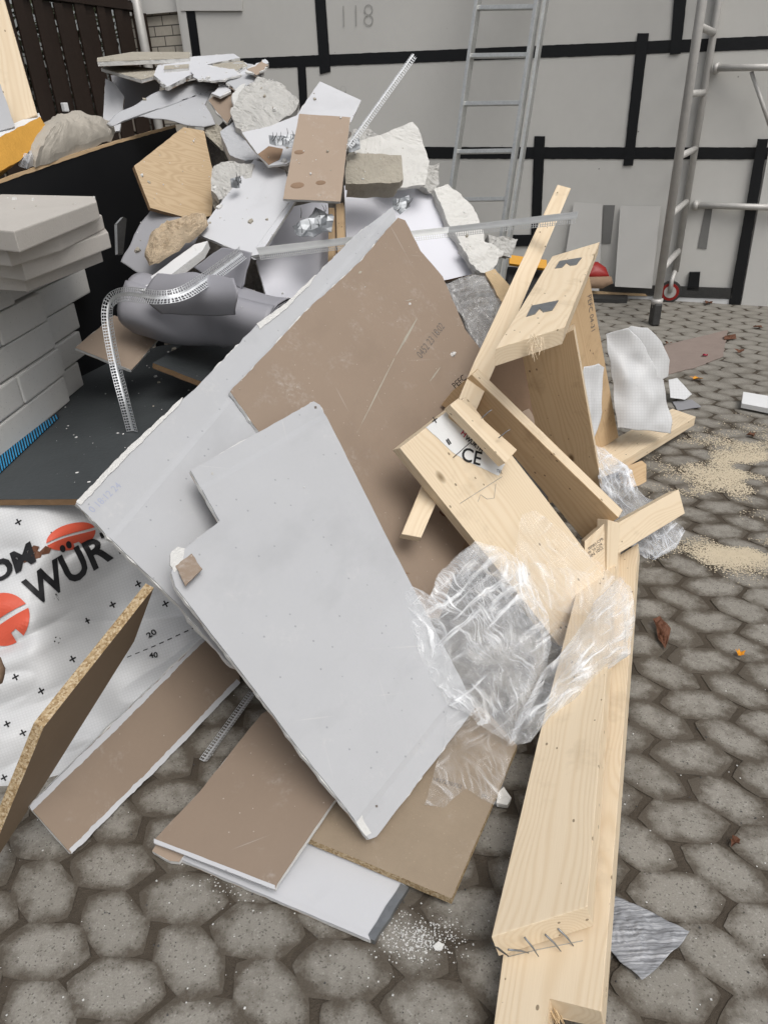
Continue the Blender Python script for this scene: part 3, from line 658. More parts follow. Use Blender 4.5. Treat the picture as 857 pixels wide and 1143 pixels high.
# blocks
ba = Z(0, 515, zd); bb = Z(100, 430, zd); bax = (bb - ba).normalized(); bn = Vector((bax.y, -bax.x, 0)); bz = Vector((0, 0, 1))
def block(s0, s1, z0, z1, out, deep, mat, label, grp, skew=0.):
    d = (bax + bn * skew).normalized(); nn = Vector((d.y, -d.x, 0)); p = ba + bax * s0 + bn * out
    c = p + d * (s1 - s0) / 2 - nn * deep / 2 + bz * (z0 + z1) / 2
    o = box('concrete_block', c, d * (s1 - s0) / 2, nn * -deep / 2, bz * ((z1 - z0) / 2 - .003), mat, None, .007, label, 'concrete block', grp)
    return o
g1 = 'aerated concrete blocks stacked on the dark sheet'; h = .108
names = ['bottom', 'second', 'third', 'fourth', 'fifth']
for k in range(5):
    e = [.545, .56, .555, .53, .60][k] ; o = [0, .004, -.003, .006, .012][k]
    if k == 4: e = .34
    if e - (.33 if k % 2 else .62) > -.1: block(-.22, e - .33 if k % 2 else e - .62, k * h, (k + 1) * h, o, .24, 'aer', f'grey block at the left picture edge, {names[k]} course of the stack', g1)
    block(e - .325 if k % 2 else max(-.22, e - .615), e, k * h, (k + 1) * h, o + .003, .24, 'aer', f'grey block facing the camera, {names[k]} course, just left of the upright joint', g1)
    e2 = [.73, .80, .83, .98, 1.0][k]
    block(e + .006, e2, k * h, (k + 1) * h, o - .02, .24, 'aer', f'short grey block right of the upright joint, {names[k]} course of the stack', g1)
h0 = 5 * h
def slab(px, z, t, label):
    P = [Z(x, y, zd + z) for x, y in px]; c = sum(P, Vector()) / len(P); M = frame(c, P[1] - P[0], bz); I = M.inverted()
    return tag(bmobj('concrete_slab', prism([(I @ p).to_2d() for p in P], -t, 0, bev=.004), 'aer2', M), label, 'concrete slab', 'beige slabs on top of the block stack')
slab([(-90, 248), (16, 258), (108, 225), (106, 219), (-30, 216)], h0 + .20, .052, 'topmost beige slab with chalky scratches on the block stack')
slab([(-90, 268), (8, 278), (64, 262), (114, 240), (100, 232), (-60, 235)], h0 + .147, .045, 'beige slab second from the top of the block stack')
slab([(-90, 280), (24, 293), (121, 259), (114, 250), (-60, 245)], h0 + .101, .05, 'beige slab third from the top, jutting out to the right')
slab([(-90, 300), (26, 307), (112, 276), (106, 265), (-60, 262)], h0 + .05, .048, 'darker beige slab lying directly on the concrete blocks')
# blue strip along the block foot
bs = empty('striped_strap', Z(30, 490, zd), 'blue strap with black stripes along the foot of the block stack', 'strap')
for i in range(26):
    f = i / 26; x0 = -8 + 72 * f; y0 = 520 - 56 * f
    a, b = Z(x0, y0 - 18 * (1 - f) * .6 - 2, zd + .02 * (1 - f) + .004), Z(x0 + 2 + 3 * (1 - f), y0 + 9 * (1 - f) + 1.5, zd + .005)
    a2, b2 = Z(x0 + 2.9, y0 - 2.2 - 18 * (1 - f) * .6 - 2, zd + .02 * (1 - f) + .004), Z(x0 + 4.9 + 3 * (1 - f), y0 - 2.2 + 9 * (1 - f) + 1.5, zd + .005)
    w = .5; a3, b3 = a.lerp(a2, w), b.lerp(b2, w); u = Vector((0, 0, .002)); cc = (a + b + a2 + b2) / 4
    for nm, q, m in (('blue_stripe', (a, a3, b3, b), 'blue'), ('black_stripe', (a3, a2, b2, b3), 'black')):
        mesh(nm, list(q) + [p - u for p in q], [(0, 1, 2, 3), (7, 6, 5, 4), (0, 4, 5, 1), (1, 5, 6, 2), (2, 6, 7, 3), (3, 7, 4, 0)], m, None, bs)
# top-left things behind the black panel
plate('timber_plank', [(-20, -60), (-6, -40), (42, 128), (12, 140), (-30, 60)], [(-6, -40, 3.55), (42, 128, 3.35), (12, 140, 3.3)], .05, 'wood', 'pale timber plank standing at the left edge before the fence', 'plank', bev=.003, xi=1)
fo = plate('insulation_block', [(-14, 160), (45, 130), (55, 145), (24, 178), (-14, 199)], [(-14, 160, 3.0), (45, 130, 3.35), (24, 178, 3.1)], .12, 'foam', 'orange foam insulation block with white top behind the black panel', 'insulation', rag=.006)
plate('white_facing', [(-14, 150), (44, 126), (46, 131), (-14, 163)], [(-14, 163, 2.99), (46, 131, 3.36), (44, 126, 3.42)], .01, 'wht', parent=fo, rag=.003)
plate('bluish_board', [(-20, 92), (1, 94), (17, 141), (-24, 152)], [(1, 94, 3.28), (17, 141, 3.2), (-20, 150, 3.1)], .02, 'curl', 'bluish white board edge at the left picture edge before the timber plank', 'board', rag=.003)
polar('sack', [(28, 178), (41, 156), (64, 142), (103, 136), (128, 146), (124, 158), (67, 178), (40, 188)], lin((28, 178, 3.2), (128, 150, 3.75), (80, 140, 3.75)), 'bag', .020, 4, 6, rings=34, lift=lambda s: .10 * (1 - s * s) ** .5)
tag(bpy.data.objects['sack'], 'beige plastic sack slumped along the top of the black panel', 'sack')
polar('small_bag', [(20, 184), (30, 172), (46, 164), (64, 170), (62, 180), (30, 190)], lin((20, 184, 3.1), (64, 172, 3.4), (40, 162, 3.4)), 'filmb', .018, 6, 14, rings=12, uvs=True, lift=lambda s: .05 * (1 - s * s) ** .5)
tag(bpy.data.objects['small_bag'], 'small clear bag between the orange foam and the beige sack', 'plastic bag')
# ------------------------------------------------------------------ heap, top-left
gS = 'broken boards on top of the heap'
polar('curled_sheet', [(119, 138), (128, 130), (144, 120), (168, 106), (192, 96), (222, 88), (252, 80), (276, 76), (284, 84), (252, 96), (236, 104), (229, 117), (236, 128), (241, 139), (228, 142.5), (206, 139), (182, 133), (160, 130), (140, 134), (124, 141)],
      lambda x, y: 4.15 - .0035 * (y - 76) + .0009 * (x - 180) - .20 * math.sin(max(0, min(1, (y - 76) / 66)) * 1.9), 'curl', .004, 3, 4, rings=26, fold=False, cen=(205, 112), thick=.004)
tag(bpy.data.objects['curled_sheet'], 'grey flexible sheet curling down from under the top boards', 'sheet')
drywall([(115, 141), (118, 88), (128, 93), (139, 108), (134, 146), (121, 148)], [(115, 141, 4.05), (118, 88, 4.2), (139, 108, 4.15)], 'paper_w', 'upright mottled white offcut at the far left end of the heap', gS)
plate('grey_offcut', [(124, 84), (180, 84), (176, 112), (150, 128), (136, 132)], [(124, 84, 4.35), (180, 84, 4.4), (136, 132, 4.25)], .012, 'pvc_l', 'small shaded grey panel under the top boards', 'panel', gS, rag=.004)
def flatboard(px, d0, d1, face, label, t=.0125, grp=gS, rag=.006, z=None, up=True, parent=None, **kw):
    """board seen almost edge-on: near edge at d0, far edge at d1"""
    ys = [q[1] for q in px]; y0, y1 = min(ys), max(ys)
    xm = sum(q[0] for q in px) / len(px)
    return drywall(px, [(xm - 20, y1, d0), (xm + 20, y1, d0 + .02), (xm, y0, d1)], face, label, grp, t, rag, **kw)
flatboard([(109, 69), (109, 64.5), (148, 58), (212, 58), (212, 65)], 4.0, 4.5, 'rub2', 'pale board lying highest on the far left of the heap', t=.018)
flatboard([(113, 76), (123, 71), (177, 77), (176, 84), (158, 89)], 3.9, 4.3, 'rub2', 'pale beige board just below the highest board', t=.014)
flatboard([(172, 84), (176, 73), (217, 63), (261, 60), (268, 64.5), (231, 72), (247, 76), (212, 84), (187, 97)], 3.8, 4.35, 'paper_w', 'white board with torn front edge resting over the curled sheet', t=.016, rag=.022)
flatboard([(183, 77.5), (184, 73.5), (211, 71.5), (211, 76)], 4.0, 4.15, 'rub2', 'short narrow strip lying on the torn white board', t=.014)
for i, (px, a, b, f, l) in enumerate((
    ([(236, 104), (262, 84), (296, 66), (300, 70), (272, 92), (246, 108)], 3.82, 4.2, 'paper_w', 'long splintered white strip pointing at the wall, lowest of the torn layers'),
    ([(232, 84), (262, 70), (283, 72), (270, 82), (246, 95)], 3.9, 4.25, 'paper', 'grey torn board layer in the middle of the torn layers'),
    ([(226, 80), (240, 71), (272, 68), (276, 74), (250, 84)], 3.95, 4.3, 'rub2', 'beige torn board layer uppermost of the torn layers'),
    ([(255, 96), (282, 79), (296, 74), (292, 84), (270, 100)], 3.86, 4.1, 'gyps', 'ragged white gypsum strip right of the torn layers'))):
    flatboard(px, a, b, f, l, t=.010, rag=.030, prag=.02)
for i, (px, a, b, f, l) in enumerate((
    ([(214, 78), (232, 74), (262, 77), (268, 84), (240, 90), (220, 88)], 3.86, 4.1, 'paper_w', 'thin torn paper layer hanging over the curled sheet'),
    ([(276, 78), (292, 68), (300, 73), (286, 84)], 3.9, 4.12, 'brownl', 'small torn brown piece at the right tip of the torn layers'),
    ([(252, 92), (268, 84), (290, 82), (284, 92), (262, 100)], 3.84, 4.02, 'paper', 'grey splinter of board between the torn layers and the largest plaster lump'))):
    flatboard(px, a, b, f, l, t=.008, rag=.03, prag=.022)
drywall([(233, 112), (249, 97), (272, 91), (276, 96), (254, 138), (240, 122)], [(233, 112, 3.85), (272, 91, 3.95), (254, 138, 3.75)], 'brown', 'torn brown plasterboard between the curled sheet and the big rubble lump', gS, rag=.01)
drywall([(259, 107), (266, 97), (274, 93), (270, 108), (262, 120)], [(259, 107, 3.80), (274, 93, 3.88), (262, 120, 3.77)], 'gyps', 'small white offcut standing against the torn brown plasterboard', gS, rag=.008)
gC = 'plaster and concrete lumps in the heap'
chunk('rubble_lump', [(258, 120), (271, 99), (288, 84), (312, 91), (334, 111), (326, 127), (300, 141), (271, 148), (262, 140)], [(258, 120, 3.72), (312, 91, 3.85), (271, 148, 3.6)], .10, 'rub', 'largest rough grey plaster lump at the top of the heap', group=gC, seed=1)
chunk('rubble_lump', [(246, 146), (262, 134), (272, 147), (286, 152), (290, 176), (274, 180), (256, 172)], [(246, 146, 3.65), (286, 152, 3.65), (274, 180, 3.5)], .08, 'curl', 'smooth pale lump directly under the largest plaster lump', group=gC, rough=.007, seed=2)
chunk('rubble_lump', [(237, 186), (254, 178), (284, 182), (280, 200), (262, 216), (244, 222), (236, 212)], [(237, 186, 3.42), (284, 182, 3.45), (244, 222, 3.3)], .09, 'rub', 'white lump with a nail plate beside the oak-coloured panel', group=gC, seed=3)
chunk('rubble_lump', [(226, 140), (240, 136), (256, 150), (262, 172), (248, 168), (236, 156)], [(226, 140, 3.8), (256, 150, 3.75), (248, 168, 3.7)], .06, 'rub2', 'dull beige lump left under the largest plaster lump', group=gC, seed=4)
chunk('rubble_lump', [(236, 218), (258, 214), (280, 196), (286, 210), (262, 240), (240, 244)], [(236, 218, 3.4), (280, 196, 3.45), (240, 244, 3.3)], .07, 'rub2', 'beige lump below the white lump with the nail plate', group=gC, seed=5)
ply = plate('plywood_board', [(150, 185), (205, 142), (228, 146), (241, 206), (236, 241), (212, 244), (168, 232)], [(150, 185, 3.3), (205, 142, 3.65), (168, 232, 3.2)], .018, ['ply', 'plyedge'], 'light wavy-grained plywood panel leaning on the black panel', 'plywood panel', rag=.002, xi=5)
# boards in the upper middle
gW = 'pale board pieces in the middle of the heap'
w1 = plate('laminate_board', [(384, 207), (471, 201.5), (539, 303), (500, 312), (440, 322), (388, 306)], [(386, 207, 3.75), (471, 201.5, 3.85), (500, 312, 3.45)], .016, ['lam', 'card'], 'large smooth white laminated board right of the brown offcut', 'laminate board', rag=.001)
drywall([(321, 232), (366, 222), (368, 292), (330, 345), (303, 350), (286, 292)], [(321, 232, 3.6), (368, 240, 3.65), (303, 348, 2.95)], 'lam', 'white board under the long perforated bead left of two thin battens', gW, rag=.002)
w3 = drywall([(220, 261), (284, 178), (318, 190), (330, 224), (290, 284), (279, 286)], [(220, 261, 3.10), (284, 178, 3.5), (285, 285, 2.98)], 'paper_w', 'long white board sloping down left from the small brown offcut', gW, rag=.003, off=0)
plate('folded_edge', [(279, 286), (322, 226), (331, 226), (291, 289), (284, 290)], [(279, 286, 2.985), (322, 226, 3.25), (291, 289, 3.02)], .006, 'paper_w', parent=w3, off=.008, rag=.003)
w4 = drywall([(270, 148), (301, 141), (331, 129), (357, 91), (403, 112), (392, 136), (340, 170), (320, 183), (300, 185), (286, 170)], [(270, 148, 3.45), (357, 91, 3.75), (300, 185, 3.35)], 'paper_w', 'uppermost white board with a torn brown corner behind the small brown offcut', gW, rag=.006)
plate('torn_patch', [(288, 172), (300, 163), (316, 166), (312, 178), (300, 184)], [(270, 148, 3.45), (357, 91, 3.75), (300, 185, 3.35)], .001, 'card', parent=w4, off=.0025, rag=.004)
bo = drywall([(316, 222), (334, 127), (391, 131), (380, 225)], [(316, 222, 3.12), (334, 127, 3.4), (380, 225, 3.14)], 'brownl', 'small brown plasterboard offcut with two dents lying high in the heap', gW, rag=.002)
M = WM[bo.name]
for (a, b) in (((332, 207), (348, 205)), ((358, 204), (370, 203)), ((334, 170), (346, 169))):
    m, L = on_plate(bo, a, b, .0); bm = bmesh.new(); bmesh.ops.create_uvsphere(bm, u_segments=14, v_segments=8, radius=.5); bmesh.ops.scale(bm, vec=(L, L * .5, .006), verts=bm.verts[:]); bmobj('dent', bm, 'card', m, bo, True)
gB = 'two thin battens between white boards'
for px, l in (([(367, 232), (373, 232), (374, 300), (366, 300)], 'left thin batten between the two white boards'), ([(375, 228), (383, 226), (385, 300), (377, 300)], 'right thin batten beside the laminated white board')):
    plate('thin_batten', px, [(367, 232, 3.5), (383, 228, 3.5), (372, 300, 3.1)], .03, 'wood_d', l, 'batten', gB, xi=1)
chunk('broken_block', [(386, 176), (390, 170), (448, 173), (450, 199), (446, 203), (386, 205)], [(386, 176, 3.5), (448, 173, 3.55), (386, 205, 3.4)], .10, 'rub2', 'beige broken block lying right of the small brown offcut', 'broken block', None, .005, 7)
chunk('plaster_slab', [(391, 160), (424, 150), (461, 135), (466, 142), (479, 180), (474, 206), (440, 210), (398, 176)], [(391, 160, 3.75), (461, 135, 3.85), (474, 206, 3.65)], .05, 'aer', 'big pale plaster slab with a pointed top right of the brown offcut', 'plaster slab', None, .005, 8)
chunk('rubble_lump', [(384, 166), (394, 144), (410, 141), (424, 151), (400, 172)], [(384, 166, 3.9), (410, 141, 3.95), (400, 172, 3.85)], .05, 'rub', 'small rounded grey lump left behind the pointed plaster slab', group=gC, seed=9)
chunk('rubble_lump', [(476, 184), (491, 182), (490, 204), (482, 216), (470, 208)], [(476, 184, 3.8), (491, 182, 3.85), (482, 216, 3.75)], .05, 'rub', 'narrow pale lump on the right edge of the pointed plaster slab', group=gC, seed=10)
chunk('rubble_lump', [(484, 210), (500, 206), (512, 214), (530, 234), (541, 262), (538, 282), (520, 280), (500, 248)], [(484, 210, 3.75), (512, 214, 3.8), (538, 282, 3.55)], .05, 'aer', 'tall pale plaster shard above the right end of the long bead', group=gC, rough=.008, seed=11)
chunk('rubble_lump', [(545, 262), (579, 266), (571, 287), (548, 284)], [(545, 262, 3.7), (579, 266, 3.75), (548, 284, 3.65)], .05, 'rub', 'dark-sided lump under the free end of the long bead', group=gC, seed=12)
chunk('rubble_lump', [(512, 272), (540, 268), (562, 280), (548, 306), (536, 304)], [(512, 272, 3.5), (562, 280, 3.55), (546, 306, 3.4)], .05, 'aer', 'flat pale shard at the lower corner of the laminated board', group=gC, seed=13)
nailplate([(300, 151), (331, 149), (330, 164), (301, 161)], [(300, 151, 3.36), (331, 149, 3.40), (301, 164, 3.33)], 'bent nail plate with many prongs on the uppermost white board', seed=1, prongs=12)
nailplate([(326, 250), (344, 246), (352, 231), (362, 233), (373, 242), (370, 258), (350, 264), (330, 262)], [(326, 250, 3.12), (370, 242, 3.16), (340, 264, 3.06)], 'crumpled shiny nail plate below the small brown offcut', seed=2, prongs=8)
nailplate([(438, 222), (456, 218), (458, 230), (446, 240), (438, 232)], [(438, 222, 3.36), (456, 218, 3.4), (446, 240, 3.33)], 'small nail plate with upright prongs on the laminated white board', seed=3, prongs=5)
nailplate([(389, 158), (400, 155), (402, 166), (390, 168)], [(389, 158, 3.5), (400, 155, 3.53), (390, 168, 3.47)], 'dark small nail plate above the beige broken block', seed=4, prongs=5)
nailplate([(257, 200), (268, 196), (268, 208), (258, 210)], [(257, 200, 3.28), (268, 196, 3.3), (258, 210, 3.26)], 'small nail plate stuck to the white lump by the plywood panel', seed=5, prongs=5)
# membrane, rag, roll
polar('membrane_scrap', [(135, 292), (150, 262), (171, 230), (190, 236), (211, 248), (222, 262), (214, 284), (190, 302), (165, 312)], lin((135, 292, 3.0), (171, 230, 3.3), (165, 312, 2.95)), 'pvc_l', .012, 5, 5, rings=18, fold=False, thick=.003)
tag(bpy.data.objects['membrane_scrap'], 'grey membrane scrap under the tan wool beside the plywood panel', 'membrane scrap')
polar('wool_tuft', [(161, 284), (168, 266), (186, 252), (208, 246), (229, 242), (233, 252), (220, 264), (200, 280), (178, 295), (167, 294)], lin((161, 284, 2.92), (228, 243, 3.15), (178, 294, 2.88)), 'rag', .022, 8, 13, rings=40, cen=(197, 266), lift=lambda s: .05 * (1 - s * s) ** .5)
tag(bpy.data.objects['wool_tuft'], 'tan mineral wool tuft lying on the grey membrane scrap', 'mineral wool')
drywall([(150, 323), (217, 273), (232, 269), (226, 280), (166, 326)], [(150, 323, 2.72), (232, 269, 3.02), (166, 326, 2.68)], 'wht', 'narrow white strip above the grey membrane roll', gW, rag=.001, t=.03)
plate('channel_profile', [(131, 250), (138, 242), (142, 244), (138, 284), (132, 284)], [(131, 250, 3.25), (142, 244, 3.3), (132, 284, 3.2)], .02, ['dkm', 'zincw'], 'short metal profile upright in the gap before the black panel', 'profile', bev=.001)
rl = empty('membrane_roll', Y(230, 380, 2.75), 'thick roll of dark grey membrane lying on the dark sheet', 'membrane roll')
P1 = Y(158, 338, 2.82); P2 = Y(300, 362, 2.66); dv = (P2 - P1); dv.normalize(); Lr = (P2 - P1).length + .06
u = Vector((0, 0, 1)); u = (u - dv * u.dot(dv)).normalized(); v = dv.cross(u); V, Fc = [], []; m_, n_ = 90, 30
for i in range(n_ + 1):
    s = i / n_
    for k in range(m_):
        a = k / m_ * 4.2 * math.pi; rr = .146 - .004 * a / 2 + .042 * noise.noise(Vector((math.cos(a) * .9, math.sin(a) * .9, s * 2.2))) + (.006 if abs(s - .62) < .018 else 0)
        V.append(P1 + dv * (Lr * s) + (u * math.cos(a + .6) * .84 + v * math.sin(a + .6)) * rr)
for i in range(n_):
    for k in range(m_ - 1): Fc.append((i * m_ + k, i * m_ + k + 1, (i + 1) * m_ + k + 1, (i + 1) * m_ + k))
o = mesh('rolled_sheet', V, Fc, 'pvc', None, rl, smooth=True); md = o.modifiers.new('t', 'SOLIDIFY'); md.thickness = .003
polar('loose_flap', [(156, 330), (176, 306), (220, 304), (261, 310), (265, 326), (262, 352), (226, 352), (180, 350)], lambda x, y: 2.68 - .0021 * (x - 158) - .0006 * (y - 304) - .06 * math.sin(max(0, min(1, (y - 300) / 55)) * 3.1), 'pvc', .012, 11, 7, rings=20, fold=False, thick=.003, parent=rl)
polar('folded_end', [(216, 298), (248, 276), (282, 282), (274, 306), (270, 322), (258, 312), (236, 310)], lambda x, y: 2.80 - .0018 * (x - 216) + .001 * (300 - y), 'pvc', .012, 15, 6, rings=14, fold=False, thick=.003, parent=rl)
drywall([(84, 388), (128, 352), (179, 376), (147, 413)], [(84, 388, 2.62), (128, 352, 2.86), (147, 413, 2.62)], 'brownl', 'small square brown plasterboard offcut by the bent bead', None, rag=.004)
plate('plywood_offcut', [(171, 405), (216, 378), (276, 380), (290, 392), (240, 432)], [(171, 405, 2.62), (216, 378, 2.92), (240, 432, 2.55)], .022, ['deck', 'plyedge'], 'dark plywood offcut with a layered brown edge under the roll', 'plywood offcut', rag=.004)
# perforated beads
gP = 'perforated metal beads in the heap'
A_, B_ = Y(289, 284, 2.88), Y(645, 243, 2.96); mid = Y(430, 268, 3.05)
bead('corner_bead', [Y(289, 283, 2.82), Y(395, 270, 3.18), Y(500, 258.5, 3.22), Y(570, 250.5, 3.1), Y(645, 242, 2.95)], Vector((.05, .7, .7)), Vector((0, -.55, -1)), .024, .024, 'zincm', 'long straight perforated bead lying across the heap', 'corner bead', gP, solid=True)
bead('corner_bead', [Y(388, 162, 3.3), Y(461, 60, 3.45)], Vector((1, .3, -.1)), Vector((-1, .5, .1)), .020, .006, 'zincw', 'short perforated bead sticking up from the heap towards the wall', 'corner bead', gP)
bp2 = [Y(149, 481, Z(149, 481, zd + .005).y), Y(140, 446, 2.36), Y(131, 412, 2.42), Y(124, 378, 2.46), Y(120, 350, 2.5), Y(124, 334, 2.52), Y(138, 327, 2.46), Y(160, 330, 2.40), Y(182, 333, 2.36), Y(204, 329, 2.38), Y(226, 314, 2.46), Y(250, 297, 2.58), Y(270, 282, 2.70)]
def smoothp(P, it=2):
    for _ in range(it): P = [P[0]] + [q for a, b in zip(P, P[1:]) for q in (a.lerp(b, .25), a.lerp(b, .75))] + [P[-1]]
    return P
bp2 = smoothp(bp2); nb_ = len(bp2)
ua = [Vector((-1, -.1, .05)).lerp(Vector((.15, .5, 1)), max(0, min(1, (i / nb_ - .36) / .14))) for i in range(nb_)]
ub = [Vector((.75, -.55, .1)).lerp(Vector((.2, -.75, -.6)), max(0, min(1, (i / nb_ - .36) / .14))) for i in range(nb_)]
bead('corner_bead', bp2, ua, ub, .023, .026, 'zincw', 'perforated bead bent into a hook over the dark sheet', 'corner bead', gP)
# ------------------------------------------------------------------ leaning plasterboards in front
def shift(an, d): return [(a, b, c + d) for a, b, c in an]
def tapermat(key, src, lines):
    """paper with the long factory-tapered edge: a shallow dip (relief only) along local y"""
    m = MAT[src].copy(); m.name = key; t = m.node_tree; b = t.nodes['Principled BSDF']
    tc = t.nodes.new('ShaderNodeTexCoord'); sp = t.nodes.new('ShaderNodeSeparateXYZ'); t.links.new(tc.outputs['Object'], sp.inputs[0]); acc = None
    for y, s in lines:
        mr = t.nodes.new('ShaderNodeMapRange'); mr.interpolation_type = 'SMOOTHSTEP'
        t.links.new(sp.outputs[1], mr.inputs['Value']); mr.inputs['From Min'].default_value = y - s * .012; mr.inputs['From Max'].default_value = y + s * .022
        if acc is None: acc = mr.outputs[0]
        else:
            mm = t.nodes.new('ShaderNodeMath'); mm.operation = 'MINIMUM'; t.links.new(acc, mm.inputs[0]); t.links.new(mr.outputs[0], mm.inputs[1]); acc = mm.outputs[0]
    bp = t.nodes.new('ShaderNodeBump'); bp.inputs['Distance'].default_value = .0045; bp.inputs['Strength'].default_value = 1.
    t.links.new(acc, bp.inputs['Height']); old = b.inputs['Normal'].links[0].from_socket; t.links.new(old, bp.inputs['Normal']); t.links.new(bp.outputs[0], b.inputs['Normal'])
    MAT[key] = m
gL = 'big plasterboards leaning on the heap'
cpx = [(213, 525), (350, 448), (357, 452), (440, 618), (505, 742), (530, 790), (420, 934), (412, 937), (386, 903), (330, 832), (280, 765), (230, 700), (196, 656), (191, 640), (200, 618), (245, 582)]
CAN = [(412, 937, 1.075), (530, 790, 1.470), (350, 448, 2.13)]
p2, Mc = px_outline(cpx, CAN); I = Mc.inverted()
yt = (p2[0].y + p2[1].y) / 2; yb = (p2[5].y + p2[6].y) / 2
bC = drywall(cpx, CAN, 'paper', taper=[(yt - .050, -1), (yb + .052, 1)], label= 'big light grey plasterboard with a notched corner, foremost of the leaning boards', group=gL, rag=.006, prag=.0025)
# torn patches on it
def patch(o, px, mat, h, rag=.003, name='torn_patch', t=.0012):
    M = WM[o.name]; n = M.to_3x3() @ Vector((0, 0, 1)); I = M.inverted(); q = [(I @ PL(x, y, M.translation, n)).to_2d() for x, y in px]
    return bmobj(name, prism(resample(q, .006, rag, px[0][0]), h - t, h), mat, M, o)
patch(bC, [(190, 618), (198, 611), (206, 613), (204, 628), (194, 640), (190, 632)], 'gyps', .005, .004, t=.006)
patch(bC, [(376, 888), (396, 878), (398, 892), (404, 912), (414, 930), (408, 934), (390, 908)], 'gyps', .0028, .004)
M = WM[bC.name]; nC2 = M.to_3x3() @ Vector((0, 0, 1))
fl = [PL(x, y, M.translation + nC2 * h, nC2) for x, y, h in ((196, 632, .006), (214, 618, .006), (226, 634, .03), (207, 654, .03))]
pe = frame(sum(fl, Vector()) / 4, fl[1] - fl[0], (fl[1] - fl[0]).cross(fl[3] - fl[0]) * (1 if (fl[1] - fl[0]).cross(fl[3] - fl[0]).dot(EYE - fl[0]) > 0 else -1))
bmobj('folded_paper', prism(resample([(pe.inverted() @ p).to_2d() for p in fl], .008, .003, 4.), -.004, 0), 'brown', pe, bC)
patch(bC, [(364, 752), (371, 747), (376, 752), (372, 760), (366, 760)], 'gyps', .0035, .003)
for i, (x, y) in enumerate(((237, 529), (352, 455), (244, 674), (351, 676), (345, 609), (398, 720), (278, 696), (262, 600), (448, 786), (510, 757), (420, 900), (296, 740))):
    patch(bC, [(x - 1.4, y - 1.2), (x + 1.2, y - 1.5), (x + 1.4, y + 1.2), (x - 1, y + 1.3)], 'inkg' if i % 3 else 'rub', .0014, .001, 'screw_hole', .0006)
cr = [PL(x, y, M.translation + nC2 * .001, nC2) for x, y in ((247, 581), (256, 574), (268, 568), (276, 559), (286, 555), (296, 552))]
tube('crease', cr, [.001, .0028, .0024, .003, .002, .0008], 'paper', bC, 6)
BAN = [(258, 437, 2.075), (437, 237, 3.20), (535, 395, 2.87)]
bB = drywall([(257, 437), (300, 392), (339, 349), (402, 292), (435, 253), (444, 243), (452, 246), (469, 280), (494, 309), (507, 339), (519, 368), (536, 390), (540, 430), (540, 470), (530, 520), (520, 600), (490, 690), (400, 690), (310, 512)], BAN, 'brown', 'big brown faced plasterboard between the grey leaning boards', gL, rag=.008, prag=.005)
print_on(bB, '8.0.27 25 12345'[:0] or '0452 23 18:02', (470, 401), (506, 352), 'inkg', name='stamp')
for a, b, w in (((465, 356), (440, 400), 3), ((440, 400), (398, 484), 1.6), ((491, 410), (478, 428), 1.6), ((400, 305), (404, 303), 3), ((452, 336), (462, 334), 1)):
    d = (Vector(b) - Vector(a)).normalized(); nn = Vector((d.y, -d.x)) * w * .5
    patch(bB, [Vector(a) - nn * .3, Vector(a) + nn * .3, Vector(a).lerp(Vector(b), .5) + nn, b, Vector(a).lerp(Vector(b), .5) - nn], 'rub2', .0012, .0012, 'scratch', .0005)
AAN = [(85, 562, 1.585), (440, 240, 3.26), (420, 640, 1.83)]
apx = [(85, 562), (130, 514), (181, 466), (221, 431), (286, 363), (319, 340), (352, 308), (397, 262), (438, 231), (446, 262), (420, 330), (330, 470), (420, 640), (330, 800), (250, 735), (196, 672), (140, 618)]
p2, Ma = px_outline(apx, AAN, 0, 0)
Ma_x = (PL(438, 231, *plane3(AAN)) - PL(85, 562, *plane3(AAN)))
ya = (p2[0].y + p2[8].y) / 2
bA = drywall(apx, AAN, 'paper', label='big grey plasterboard with a torn white upper edge, rearmost of the leaning boards', group=gL, rag=.008, prag=.004, t=.014, taper=[(ya - .055, -1)])
patch(bA, [(244, 486), (247, 480), (258, 471), (252, 480)][:0] or [(236, 472), (250, 462), (258, 455), (254, 464), (240, 476)], 'brown', .0022, .003)
print_on(bA, '0 18:12 24', (104, 573), (150, 530), 'inkbl', name='stamp')
# torn strips along its upper edge
for px in ([(85, 561), (130, 513), (181, 465), (204, 444), (200, 452), (140, 512), (90, 564)], [(286, 362), (319, 339), (352, 307), (346, 318), (318, 346), (290, 368)]):
    patch(bA, px, 'gyps', .0035, .004, 'torn_edge')
# ------------------------------------------------------------------ pieces on the ground in front
gF = 'offcuts lying on the paving in front'
def an3(*q): return [(x, y, Z(x, y, z).y) for x, y, z in q]
FA = an3((412, 1048, .016), (455, 990, .016), (210, 965, .016))
fw = drywall([(186, 952), (205, 940), (345, 930), (400, 952), (455, 990), (413, 1049)], FA, 'paper_w', 'white board piece with a raised lip, lowest of the offcuts under the chipboard', gF, rag=.003, prag=.0015)
plate('raised_lip', [(186, 952), (200, 953), (410, 1041), (413, 1049)], FA, .006, 'paper_w', parent=fw, off=.003, rag=.001)
plate('foil_tape', [(409, 1046), (447, 986), (456, 990), (418, 1050)], FA, .015, 'zinc', parent=fw, off=.002, rag=.004)
GA = an3((345, 938, .05), (503, 1003, .042), (573, 832, .055))
gp_ = plate('chipboard_panel', [(330, 930), (504, 1003), (577, 832), (540, 790), (430, 760), (360, 860)], GA, .022, ['chipface', 'chip'], 'brown chipboard flooring offcut with a flaky front edge under the grey plasterboard', 'chipboard', gF, rag=.001)
print_on(gp_, 'DE 1', (537, 889), (549, 893), 'inkg'); print_on(gp_, '1837270722', (482, 871), (523, 883), 'inkg')
EA = an3((172, 938, .045), (307, 992, .050), (372, 893, .085))
